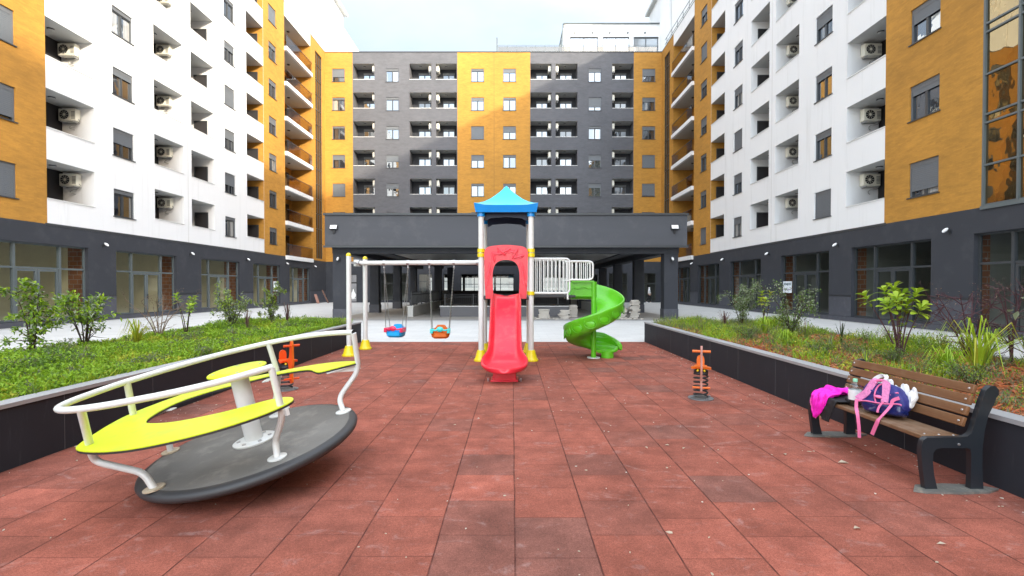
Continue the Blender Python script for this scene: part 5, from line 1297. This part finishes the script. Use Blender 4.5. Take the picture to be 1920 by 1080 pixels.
# entry trough: straight run from the bridge, with its ribbed near side panel
secs = []
for x in (1.36, 1.5, 1.7, 1.86, 1.95):
    secs.append([Vector((x, sy + dy, 1.42 + h_)) for dy, h_ in ((-.02, .34), (-.02, .0), (.06, -.06), (.30, -.075), (.56, -.055), (.66, .0), (.70, .30), (.67, .335), (.63, .30), (.56, .05), (.30, -.012), (.08, .0), (.035, .05), (.035, .34))])
b = MB(); vs, fs = sweep(secs); b.add(vs, fs, 0, True, None); b.box(1.36, 1.89, sy - .05, sy + .05, 1.735, 1.785); b.tube(smooth_path([(1.42, sy - .025, 1.62), (1.52, sy - .025, 1.60), (1.64, sy - .025, 1.635), (1.76, sy - .025, 1.60), (1.83, sy - .025, 1.61)], 5), .016, 6)
b.box(1.355, 1.40, sy - .045, sy + .045, 1.36, 1.73)
ob('entry_trough', b, GREEN, SP, I4(), bevel=.008)
b = MB(); b.lathe([(0, .004), (.145, .004), (.14, .15), (.12, .17), (0, .17)], 24, 0, T(sx + .33, sy + .06, 0)); ob('support', b, GREEN, SP, I4())
# outlet hood with ribs at the far side of the run-out
b = MB(); secs = []
for i in range(15):
    a = R(-262 - 92 * i / 14); zz = zat(math.degrees(a)); f_ = math.sin(math.pi * min(1, .12 + i / 16.5)); 
    secs.append([Vector((sx + r_ * math.cos(a), sy + r_ * math.sin(a), zz + h_)) for r_, h_ in ((.70, -.03), (.71, .10 + .10 * f_), (.665, .14 + .14 * f_), (.61, .14 + .155 * f_), (.57, .11 + .14 * f_), (.60, .05), (.64, .0))])
vs, fs = sweep(secs); b.add(vs, fs, 0, True); ob('outlet_rim', b, GREEN, SP, I4(), sub=1)

# ------------------------------------------------------------------ spring riders
GALVD = simple('dull_plate', (.20, .205, .21), .5, .35, 9, metal=.5, dirt=(.38, .33, .30), dirt_amt=.5)
def rider(label, x, y, rz, m, m2):
    t = thing('spring_rider', label, 'spring rider', T(x, y, 0) @ RZ(rz), 'spring riders')
    b = MB(); b.lathe([(0, .004), (.178, .004), (.178, .016), (.12, .020), (0, .022)], 30)
    for k in range(4): a = k * math.pi / 2 + .6; b.lathe([(0, .018), (.018, .018), (.018, .035), (0, .04)], 8, 0, T(.148 * math.cos(a), .148 * math.sin(a), 0))
    ob('base_plate', b, GALVD, t)
    b = MB(); pts = [(.094 * math.cos(a), .094 * math.sin(a), .035 + .36 * a / (2 * math.pi * 6)) for a in [i * .26 for i in range(int(2 * math.pi * 6 / .26))]]; b.tube(pts, .0125, 7); ob('spring', b, BLACK, t)
    b = MB(); b.lathe([(0, .36), (.10, .36), (.10, .42), (.05, .445), (0, .445)], 18)
    for s in (-1, 1): b.ell((s * .045, -.09, .425), (.018, .018, .018), 8, 6, 1)
    ob('spring_clamp', b, [BLACK, YEL], t)
    # front panel: tall board on edge
    out_ = [(v.x, v.y) for v in smooth_path([(-.20, .13, 0), (-.245, .16, 0), (-.235, .30, 0), (-.27, .45, 0), (-.255, .60, 0), (-.25, .74, 0), (-.215, .80, 0), (-.17, .76, 0), (-.15, .62, 0), (-.12, .52, 0), (-.03, .49, 0), (-.03, .45, 0), (-.10, .42, 0), (-.14, .28, 0), (-.16, .16, 0)], 4, True)]
    b = MB(); b.prism(out_, -.013, .013, 'x', 0, side=1); ob('side_panel', b, [m, m2], t)
    b = MB(); b.prism([(v.x, v.y) for v in smooth_path([(-.125, -.10, 0), (-.135, -.04, 0), (-.09, .04, 0), (-.075, .14, 0), (0, .19, 0), (.075, .14, 0), (.09, .04, 0), (.135, -.04, 0), (.125, -.10, 0), (.06, -.06, 0), (-.06, -.06, 0)], 4, True)], .45, .48, 'z', 0, M=T(0, -.02, 0)); ob('seat', b, m, t, bevel=.006)
    ob('handle', MB().tube([(-.122, -.205, .72), (.122, -.205, .72)], .019, 14), m, t)
    ob('footrest', MB().tube([(-.118, -.20, .20), (.118, -.20, .20)], .016, 12), m, t)
    b = MB(); b.prism([(v.x, v.y) for v in smooth_path([(-.045, .47, 0), (-.05, .58, 0), (-.02, .62, 0), (.02, .62, 0), (.05, .58, 0), (.045, .47, 0)], 4, True)], .12, .145, 'y'); ob('backrest', b, m, t)
    return t
rider('orange spring rider standing by the right planter wall', 2.77, 7.22, R(-19), ORANGE, simple('panel_edge', (.42, .20, .16), .5, .1))
rider('red-orange spring rider partly hidden behind the tilted carousel', -3.60, 7.85, R(47), ORRED, ORANGE)

# ------------------------------------------------------------------ bench
BN = thing('park_bench', 'wooden slatted bench with black metal end frames against the right planter', 'bench', T(3.55, 4.7, 0))
K = .00427
endp = [(1736, 921), (1733, 900), (1730, 880), (1727, 850), (1728, 836), (1731, 826), (1738, 821.5), (1765, 821), (1800, 820.5), (1813, 819), (1821, 813), (1826, 798), (1830, 784), (1840, 752), (1847, 733), (1855, 725), (1864, 724), (1871, 731), (1871, 741), (1866, 747), (1864, 755), (1852, 780), (1846, 806), (1842, 842), (1842, 880), (1845, 921), (1820, 921), (1821, 880), (1821, 853), (1819, 843), (1812, 841), (1765, 841), (1755, 843), (1750, 850), (1749, 866), (1752, 892), (1759, 921)]
endp = [((x - 960) * K, 1.64 - (y - 538) * K + .004) for x, y in endp]
for y in (3.93, 5.40):
    e = ob('end_frame', MB().prism(endp, y, y + .045, 'y'), IRON, BN, I4(), bevel=.006)
    b = MB(); b.prism([(3.20, y - .02), (3.28, y - .055), (3.55, y - .07), (3.78, y - .05), (3.91, y + .01), (3.80, y + .085), (3.55, y + .115), (3.30, y + .09)], .006, .022, 'z'); ob('ground_plate', b, simple('worn_plate', (.20, .20, .185), .5, .35, 9, metal=.4, dirt=(.5, .44, .33), dirt_amt=.6) if y < 4 else bpy.data.materials['worn_plate'], e, I4())
    b = MB()
    sgn = -.006 if y < 4 else .045
    for x, z in ((3.575, .38),): b.lathe([(0, 0), (.011, 0), (.009, .008), (0, .01)], 10, 0, T(x, y if y < 4 else y + .045, z) @ RX(R(90 if y < 4 else -90)))
    ob('bolt', b, GALV, e, I4())
back = [(1819, 812), (1848, 733)]
dx, dz = (1847 - 1822) * K, (812 - 733) * K; tl = math.hypot(dx, dz); ux, uz = dx / tl, dz / tl
for i in range(4):
    s0 = .035 + i * (tl + .015) / 4 * 1.0; hh = .078
    x0 = (1819 - 960) * K + ux * s0; z0 = 1.64 - (812 - 538) * K + uz * s0
    ang = math.atan2(ux, uz)
    Mo = T(x0 - .012, 3.979, z0) @ RY(ang)
    o = ob('back_slat', MB().box(-.034, 0, 0, 1.417, 0, hh), WOOD, BN, Mo, bevel=.007)
    b = MB()
    for y in (.035, 1.385): b.lathe([(0, 0), (.010, 0), (.008, .005), (0, .006)], 10, 0, T(-.034, y, hh * .5) @ RY(R(-90)))
    ob('bolt', b, GALV, o, Mo)
for i in range(3):
    x0 = 3.315 + i * .118; Mo = T(x0, 3.979, .405 - .006 * i)
    o = ob('seat_slat', MB().box(0, .108, 0, 1.417, 0, .036), WOODG, BN, Mo, bevel=.007)
    b = MB()
    for y in (.035, 1.385): b.lathe([(0, 0), (.010, 0), (.008, .004), (0, .005)], 10, 0, T(.054, y, .036))
    ob('bolt', b, GALV, o, Mo)
SZ = .443
# magenta jacket draped over the far end of the seat
PINK = simple('magenta_cloth', (.86, .010, .50), .6, .12, 9, .15, 40); BLKCL = simple('black_lining', (.012, .012, .014), .7, .2, 9, .1, 60); ZIP = simple('pink_trim', (.75, .10, .38), .5)
JK = thing('jacket', 'magenta jacket with black lining draped over the far end of the bench seat', 'jacket', T(3.42, 5.2, SZ))
def cloth(prof, w0, w1, seed, amp, nu=26, nv=22):
    """prof: (x,z,halfwidth,centre y) down the cloth"""
    b = MB(); vs = []
    pr = smooth_path([(p[0], p[1], p[2]) for p in prof], 5); cy_ = smooth_path([(p[3], 0, 0) for p in prof], 5); m_ = len(pr)
    for j in range(m_):
        for i in range(nu + 1):
            u = i / nu * 2 - 1; y = cy_[j].x + u * pr[j].z; f = noise.noise(Vector((u * 2.6, j * .11, seed))) * amp + noise.noise(Vector((u * 6, j * .3, seed + 3))) * amp * .4
            vs.append((pr[j].x - abs(f) * .7 - .012 * (1 - u * u), y, pr[j].y + abs(f) * (1.1 if pr[j].y > .43 else .2) + .004))
    b.add(vs, [(j * (nu + 1) + i, j * (nu + 1) + i + 1, (j + 1) * (nu + 1) + i + 1, (j + 1) * (nu + 1) + i) for j in range(m_ - 1) for i in range(nu)], 0, True); return b
ob('lining', cloth([(3.58, .47, .16, 5.12), (3.46, .475, .19, 5.16), (3.36, .465, .20, 5.19), (3.31, .455, .19, 5.20), (3.295, .40, .16, 5.19), (3.292, .32, .11, 5.17), (3.292, .235, .055, 5.15)], 0, 0, 2, .03), BLKCL, JK, I4(), solid=.012)
ob('shell', cloth([(3.56, .49, .07, 5.25), (3.48, .505, .12, 5.24), (3.40, .495, .14, 5.24), (3.325, .475, .145, 5.25), (3.285, .43, .135, 5.25), (3.272, .35, .10, 5.26), (3.268, .28, .055, 5.275), (3.268, .235, .016, 5.29)], 0, 0, 6, .055), PINK, JK, I4(), solid=.012)
b = MB(); b.tube(smooth_path([(3.55, 5.06, .475), (3.60, 5.16, .505), (3.59, 5.30, .515), (3.50, 5.36, .50), (3.42, 5.34, .485)], 6), [.018 + .024 * math.sin(math.pi * min(1, .15 + i / 26)) + .006 * math.sin(i * 1.3) for i in range(25)], 12); ob('sleeve', b, PINK, JK, I4())
b = MB(); b.tube(smooth_path([(3.40, 5.00, .485), (3.50, 4.99, .50), (3.58, 5.05, .49), (3.55, 5.16, .50)], 6), [.03, .034, .04, .045, .05, .052, .055, .055, .055, .055, .05, .05, .05, .05, .045, .045, .04, .035, .03][:19], 12); ob('dark_sleeve', b, BLKCL, JK, I4())
b = MB(); b.tube(smooth_path([(3.318, 5.40, .488), (3.262, 5.375, .40), (3.255, 5.32, .31), (3.256, 5.27, .232)], 5), .006, 6); ob('zip', b, ZIP, JK, I4())
# water bottle
BT = thing('water_bottle', 'clear plastic water bottle with white label and green cap on the bench', 'bottle', T(3.46, 4.96, SZ) @ Matrix.Diagonal((1.22, 1.22, .97, 1)))
CLP = glassy('bottle_plastic', None, .08, clear=(.88, .92, .92), wav=.1, spread=.5)
b = MB(); b.lathe([(0, .002), (.042, .002), (.048, .012), (.046, .05), (.048, .06), (.048, .17), (.046, .18), (.048, .19), (.046, .205), (.036, .225), (.018, .242), (.014, .25), (.014, .262)], 26); ob('body', b, CLP, BT)
b = MB(); b.lathe([(.0465, .065), (.0492, .066), (.0492, .168), (.0465, .169)], 26); ob('label', b, LAMPW, BT)
b = MB(); b.lathe([(.0, .264), (.016, .262), (.0175, .25), (.0175, .277), (.015, .281), (0, .282)], 18); ob('cap', b, simple('pale_green_cap', (.25, .60, .40), .5), BT)
b = MB(); b.lathe([(0, .006), (.044, .008), (.044, .055), (0, .055)], 20); ob('water', b, glassy('water', None, .06, clear=(.80, .85, .86)), BT)
# school backpack lying on its back
NAVY = simple('navy_cloth', (.020, .022, .165), .6, .2, 8, .2, 60); NAVYG = simple('navy_vinyl', (.010, .016, .095), .22, .2, 8, .1, 25, coat=.3); ROSE = simple('rose_webbing', (.78, .17, .36), .6, .15, 12); ROSEP = simple('rose_print', (.72, .22, .46), .6, .5, 55)
BP = thing('backpack', 'navy school backpack with pink straps sitting on the bench', 'backpack', T(3.50, 4.58, SZ))
def lump(cx_, cy_, z0, rx, ry, h, seed, top=.8, n=36, k=14):
    b = MB(); vs = []
    for j in range(k + 1):
        v = j / k; zz = z0 + h * v
        if v < .08: s_ = .82 + .18 * (v / .08)
        elif v < .55: s_ = 1.0
        else: q = (v - .55) / .45; s_ = max(.02, (1 - q ** 2.6)) ** .5 * (1 - (1 - top) * q)
        for i in range(n):
            a = 2 * math.pi * i / n; c_, s2 = math.cos(a), math.sin(a); e = .62
            x = rx * math.copysign(abs(c_) ** e, c_) * s_; y = ry * math.copysign(abs(s2) ** e, s2) * s_
            f = 1 + .07 * noise.noise(Vector((x * 9, y * 9, zz * 9 + seed)))
            vs.append((cx_ + x * f, cy_ + y * f, zz))
    b.add(vs, [(j * n + i, j * n + (i + 1) % n, (j + 1) * n + (i + 1) % n, (j + 1) * n + i) for j in range(k) for i in range(n)] + [tuple(range(n))[::-1], tuple(k * n + i for i in range(n))], 0, True); return b
def strap(pts, w, th, wdir, name, m_, prnt=BP):
    b = MB(); pts = smooth_path(pts, 5); vs = []
    wd_ = Vector(wdir).normalized()
    for i, p in enumerate(pts):
        t_ = (pts[min(i + 1, len(pts) - 1)] - pts[max(i - 1, 0)]).normalized(); s_ = (wd_ - t_ * wd_.dot(t_)).normalized(); n2 = t_.cross(s_)
        for a, c_ in ((-1, -1), (1, -1), (1, 1), (-1, 1)): vs.append(p + s_ * a * w / 2 + n2 * c_ * th / 2)
    n = len(pts); b.add(vs, [(i * 4 + k, i * 4 + (k + 1) % 4, (i + 1) * 4 + (k + 1) % 4, (i + 1) * 4 + k) for i in range(n - 1) for k in range(4)] + [(0, 1, 2, 3), ((n - 1) * 4 + 3, (n - 1) * 4 + 2, (n - 1) * 4 + 1, (n - 1) * 4)], 0, True)
    return ob(name, b, m_, prnt, I4())

BPN = Vector((1, .28, -.30)).normalized()
def pillow(name, outl, front, backd, m_, prnt, seed=0, lum=.05):
    P_ = smooth_path(outl, 5, True); c_ = sum(P_, Vector()) / len(P_); n = len(P_); b = MB(); vs = []; rows = []
    for t, off in [(1 - .94 * (1 - q) ** 1.7 if q < 1 else 1., -front * (1 - q ** 3) ** .6) for q in [k / 9 for k in range(10)]] + [(t, backd * (1 - t ** 4) ** .5) for t in (.97, .9, .75, .5, .06)]:
        for p in P_:
            q = c_ + (p - c_) * t + BPN * off; f_ = noise.noise(q * 13 + Vector((seed, 0, 0))) * lum * .35 + noise.noise(q * 30) * lum * .12
            vs.append(q - BPN * f_)
    R_ = len(vs) // n
    b.add(vs, [(j * n + i, j * n + (i + 1) % n, (j + 1) * n + (i + 1) % n, (j + 1) * n + i) for j in range(R_ - 1) for i in range(n)] + [tuple(range(n))[::-1], tuple((R_ - 1) * n + i for i in range(n))], 0, True)
    return ob(name, b, m_, prnt, I4(), sub=1)
pillow('body', [(3.41, 4.774, .506), (3.418, 4.792, .56), (3.438, 4.80, .63), (3.458, 4.785, .685), (3.473, 4.758, .705), (3.51, 4.655, .728), (3.537, 4.564, .732), (3.547, 4.502, .708), (3.546, 4.455, .661), (3.544, 4.416, .619), (3.530, 4.400, .555), (3.50, 4.44, .50), (3.45, 4.62, .48)], .055, .17, NAVY, BP, 3, .06)
pillow('bottom_panel', [(3.416, 4.775, .535), (3.403, 4.76, .48), (3.406, 4.715, .453), (3.43, 4.628, .450), (3.474, 4.48, .462), (3.505, 4.41, .48), (3.522, 4.405, .535), (3.522, 4.432, .562), (3.469, 4.598, .540), (3.432, 4.721, .537)], .066, .16, NAVYG, BP, 7, .07)
def off(pts, o): return [Vector(p) - BPN * o for p in pts]
strap(off([(3.51, 4.68, .735), (3.496, 4.697, .721), (3.483, 4.709, .688), (3.455, 4.732, .615), (3.43, 4.771, .568), (3.411, 4.798, .531)], .055), .062, .016, (.45, -1, .25), 'shoulder_strap', ROSEP)
strap(off([(3.535, 4.585, .748), (3.532, 4.587, .735), (3.522, 4.574, .694), (3.508, 4.559, .631), (3.489, 4.548, .56)], .058), .060, .016, (.45, -1, .1), 'shoulder_strap', ROSEP)
strap(off([(3.412, 4.794, .532), (3.393, 4.771, .455)], .07) + [Vector((3.305, 4.70, .415)), Vector((3.300, 4.682, .36)), Vector((3.300, 4.672, .29)), Vector((3.300, 4.667, .207))], .030, .004, (.45, -1, 0), 'webbing', ROSE)
strap(off([(3.541, 4.431, .623), (3.519, 4.475, .591), (3.502, 4.48, .54)], .072) + [Vector((3.36, 4.46, .475)), Vector((3.305, 4.43, .447)), Vector((3.299, 4.456, .385)), Vector((3.299, 4.503, .287))], .030, .004, (.45, -1, .5), 'webbing', ROSE)
strap(off([(3.489, 4.548, .56), (3.467, 4.567, .51), (3.45, 4.567, .458)], .078), .018, .004, (.45, -1, 0), 'webbing', ROSE)
b = MB()
b.tube(smooth_path(off([(3.463, 4.62, .539), (3.47, 4.649, .588), (3.483, 4.658, .639), (3.503, 4.645, .694), (3.518, 4.617, .718)], .058), 5), .007, 6)
b.tube(smooth_path(off([(3.412, 4.775, .522), (3.437, 4.707, .536), (3.462, 4.619, .540), (3.49, 4.53, .548), (3.524, 4.435, .569), (3.533, 4.401, .566)], .066), 5), .007, 6)
b.tube(smooth_path(off([(3.519, 4.521, .632), (3.531, 4.5, .654), (3.545, 4.463, .666)], .055), 5), .007, 6)
ob('piping', b, ROSE, BP, I4())
b = MB(); b.tube(smooth_path(off([(3.49, 4.70, .705), (3.505, 4.675, .738), (3.522, 4.63, .748), (3.535, 4.59, .738), (3.532, 4.58, .71)], .05), 6), .013, 8); ob('handle', b, ROSE, BP, I4())
b = MB(); b.ell(off([(3.483, 4.612, .596)], .062)[0], (.03, .04, .016), 12, 6); ob('badge', b, ROSE, BP, I4())
# white carrier bag behind the backpack
PLB = simple('white_film', (.80, .80, .80), .35, .05, 9)
CBG = thing('carrier_bag', 'crumpled white plastic carrier bag with loop handles behind the backpack', 'bag', T(3.62, 4.6, SZ))
b = lump(3.655, 4.66, SZ, .045, .10, .25, 9, .9); 
for i, v in enumerate(b.v): q = Vector(v); b.v[i] = tuple(q + Vector((noise.noise(q * 17), noise.noise(q * 17 + Vector((5, 1, 2))), noise.noise(q * 17 + Vector((2, 8, 4))))) * .018)
ob('body', b, PLB, CBG, I4())
for pts in ([(3.45, 4.80, .655), (3.479, 4.789, .749), (3.506, 4.742, .796), (3.522, 4.693, .805), (3.516, 4.685, .776), (3.497, 4.708, .72)], [(3.507, 4.666, .72), (3.517, 4.665, .761), (3.527, 4.635, .767), (3.522, 4.622, .72)], [(3.545, 4.509, .69), (3.551, 4.522, .741), (3.558, 4.508, .752), (3.559, 4.486, .733), (3.547, 4.465, .66)]):
    strap(off(pts, -.06), .034, .005, (.45, -1, 0), 'loop_handle', PLB, CBG)
pillow('side_gusset', [Vector(p) + BPN * .05 for p in ((3.55, 4.451, .660), (3.565, 4.440, .71), (3.578, 4.428, .745), (3.584, 4.412, .746), (3.572, 4.398, .70), (3.561, 4.385, .648), (3.548, 4.395, .60), (3.541, 4.41, .56))], .018, .04, PLB, CBG, 5, .08)

# litter on the rubber
random.seed(77); b = MB()
for _ in range(520):
    r = random.random()
    if r < .35: x = 3.95 - abs(random.gauss(0, .25)) - .02; y = random.uniform(2, 14.5)
    elif r < .5: x = -4.5 + abs(random.gauss(0, .25)) + .02; y = random.uniform(3, 14.5)
    else: x = random.uniform(-4.4, 3.9); y = 1.8 + 12.5 * random.random() ** 1.2
    s_ = random.choice((.006, .008, .010, .014)) * random.uniform(.7, 1.5); q = [(s_ * math.cos(a) * random.uniform(.5, 1.3), s_ * .6 * math.sin(a) * random.uniform(.6, 1.2)) for a in [k * 1.256 for k in range(5)]]
    b.prism(q, 0, .003, 'z', random.choice((0, 0, 1)), T(x, y, .0055) @ RZ(random.uniform(0, 6.28)) @ RX(random.uniform(-.2, .2)))
o = ob('leaf_litter', b, [DEADLEAF, FLOWERW]); tag(o, 'pale petals and crumbs of litter scattered over the red rubber tiles', 'litter', kind='stuff')
LVS = [(3.02, 4.55, .055), (2.65, 4.75, .03), (1.62, 5.05, .022), (1.75, 4.98, .022), (1.35, 5.0, .02), (2.3, 3.3, .03), (-2.1, 2.45, .03), (2.75, 3.1, .025)]
for i, (x, y, s_) in enumerate(LVS):
    b = MB(); leaf(b, Vector((0, 0, 0)), Vector((1, .1, 0)).normalized(), Vector((0, 0, 1)), s_ * 2.2, s_ * 1.1, 0, .2); t_ = ob('fallen_leaf', b, DEADLEAF, None, T(x, y, .014) @ RZ(i * 1.3)); tag(t_, 'small pale dry leaf lying on the red rubber tiles', 'leaf', 'fallen leaves on the rubber tiles')

# ------------------------------------------------------------------ person far off beneath the pavilion
def skin(name, verts, edges, radii, m_, parent=None, M=None, sub=1):
    me = bpy.data.meshes.new(name); me.from_pydata(verts, edges, []); me.materials.append(m_); o = link(bpy.data.objects.new(name, me), parent, M)
    q = o.modifiers.new('skin', 'SKIN'); q.use_smooth_shade = True
    sv = me.skin_vertices[0].data if me.skin_vertices else None
    if sv is None:
        bm_ = __import__('bmesh').new(); bm_.from_mesh(me); bm_.verts.layers.skin.verify(); bm_.to_mesh(me); bm_.free(); sv = me.skin_vertices[0].data
    for i, r_ in enumerate(radii): sv[i].radius = (r_, r_) if not isinstance(r_, tuple) else r_; sv[i].use_root = (i == 0)
    s_ = o.modifiers.new('sub', 'SUBSURF'); s_.levels = sub; s_.render_levels = sub
    return o
SKINM = simple('skin', (.50, .32, .24), .6); HOOD = simple('white_hoodie', (.80, .80, .80), .8); TROU = simple('black_trousers', (.012, .012, .014), .8); SHOE = simple('white_shoes', (.75, .75, .75), .6)
# walking towards +x, about 1.65 m
V_ = [(0, 0, .90), (0, 0, 1.08), (0, 0, 1.26), (.01, 0, 1.38), (.02, 0, 1.44), (.04, 0, 1.53), (.05, 0, 1.60),
      (0, -.17, 1.34), (-.08, -.22, 1.10), (.06, -.22, .92), (0, .17, 1.34), (.10, .22, 1.12), (.26, .20, .98),
      (0, -.09, .86), (.14, -.09, .48), (.10, -.09, .10), (.22, -.09, .04), (0, .09, .86), (-.10, .09, .48), (-.26, .09, .13), (-.16, .09, .05)]
E_ = [(0, 1), (1, 2), (2, 3), (3, 4), (4, 5), (5, 6), (2, 7), (7, 8), (8, 9), (2, 10), (10, 11), (11, 12), (0, 13), (13, 14), (14, 15), (15, 16), (0, 17), (17, 18), (18, 19), (19, 20)]
Rd = [.11, .11, .12, .07, .05, .088, .07, .055, .042, .032, .055, .042, .032, .085, .055, .04, .035, .085, .055, .04, .035]
for hb, (hx_, hy_, hz_), s in ((9, (.06, -.22, .92), -1), (12, (.26, .20, .98), 1)):
    for k, (dx_, dy_, L_) in enumerate(((.045, .03, .05), (.03, .018, .085), (.015, .006, .09), (0, -.006, .085), (-.015, -.018, .07))):
        i0 = len(V_); V_ += [(hx_ + dx_ * .6, hy_ + dy_ * .6, hz_ - .05), (hx_ + dx_, hy_ + dy_, hz_ - .06 - L_)]; E_ += [(hb, i0), (i0, i0 + 1)]; Rd += [.011, .008]
PS = skin('person', V_, E_, Rd, SKINM, None, T(13.95, 50.2, .004)); tag(PS, 'person in a white hooded top and black trousers walking past the dark shopfront', 'person')
skin('hoodie', [(0, 0, .88), (0, 0, 1.08), (0, 0, 1.27), (.015, 0, 1.40), (.02, 0, 1.53), (.015, 0, 1.62), (0, -.17, 1.35), (-.08, -.22, 1.10), (.05, -.22, .95), (0, .17, 1.35), (.10, .22, 1.12), (.24, .205, 1.0)], [(0, 1), (1, 2), (2, 3), (3, 4), (4, 5), (2, 6), (6, 7), (7, 8), (2, 9), (9, 10), (10, 11)], [.15, .145, .155, .09, .115, .09, .08, .062, .05, .08, .062, .05], HOOD, PS)
skin('trousers', [(0, 0, .93), (0, 0, .86), (0, -.09, .82), (.14, -.09, .48), (.10, -.09, .12), (0, .09, .82), (-.10, .09, .48), (-.26, .09, .15)], [(0, 1), (1, 2), (2, 3), (3, 4), (1, 5), (5, 6), (6, 7)], [.13, .12, .10, .075, .06, .10, .075, .06], TROU, PS)
for p0 in ((.09, -.09, .045), (-.26, .09, .075)): ob('shoe', MB().ell((p0[0] + .06, p0[1], p0[2]), (.14, .05, .045), 12, 8), SHOE, PS)
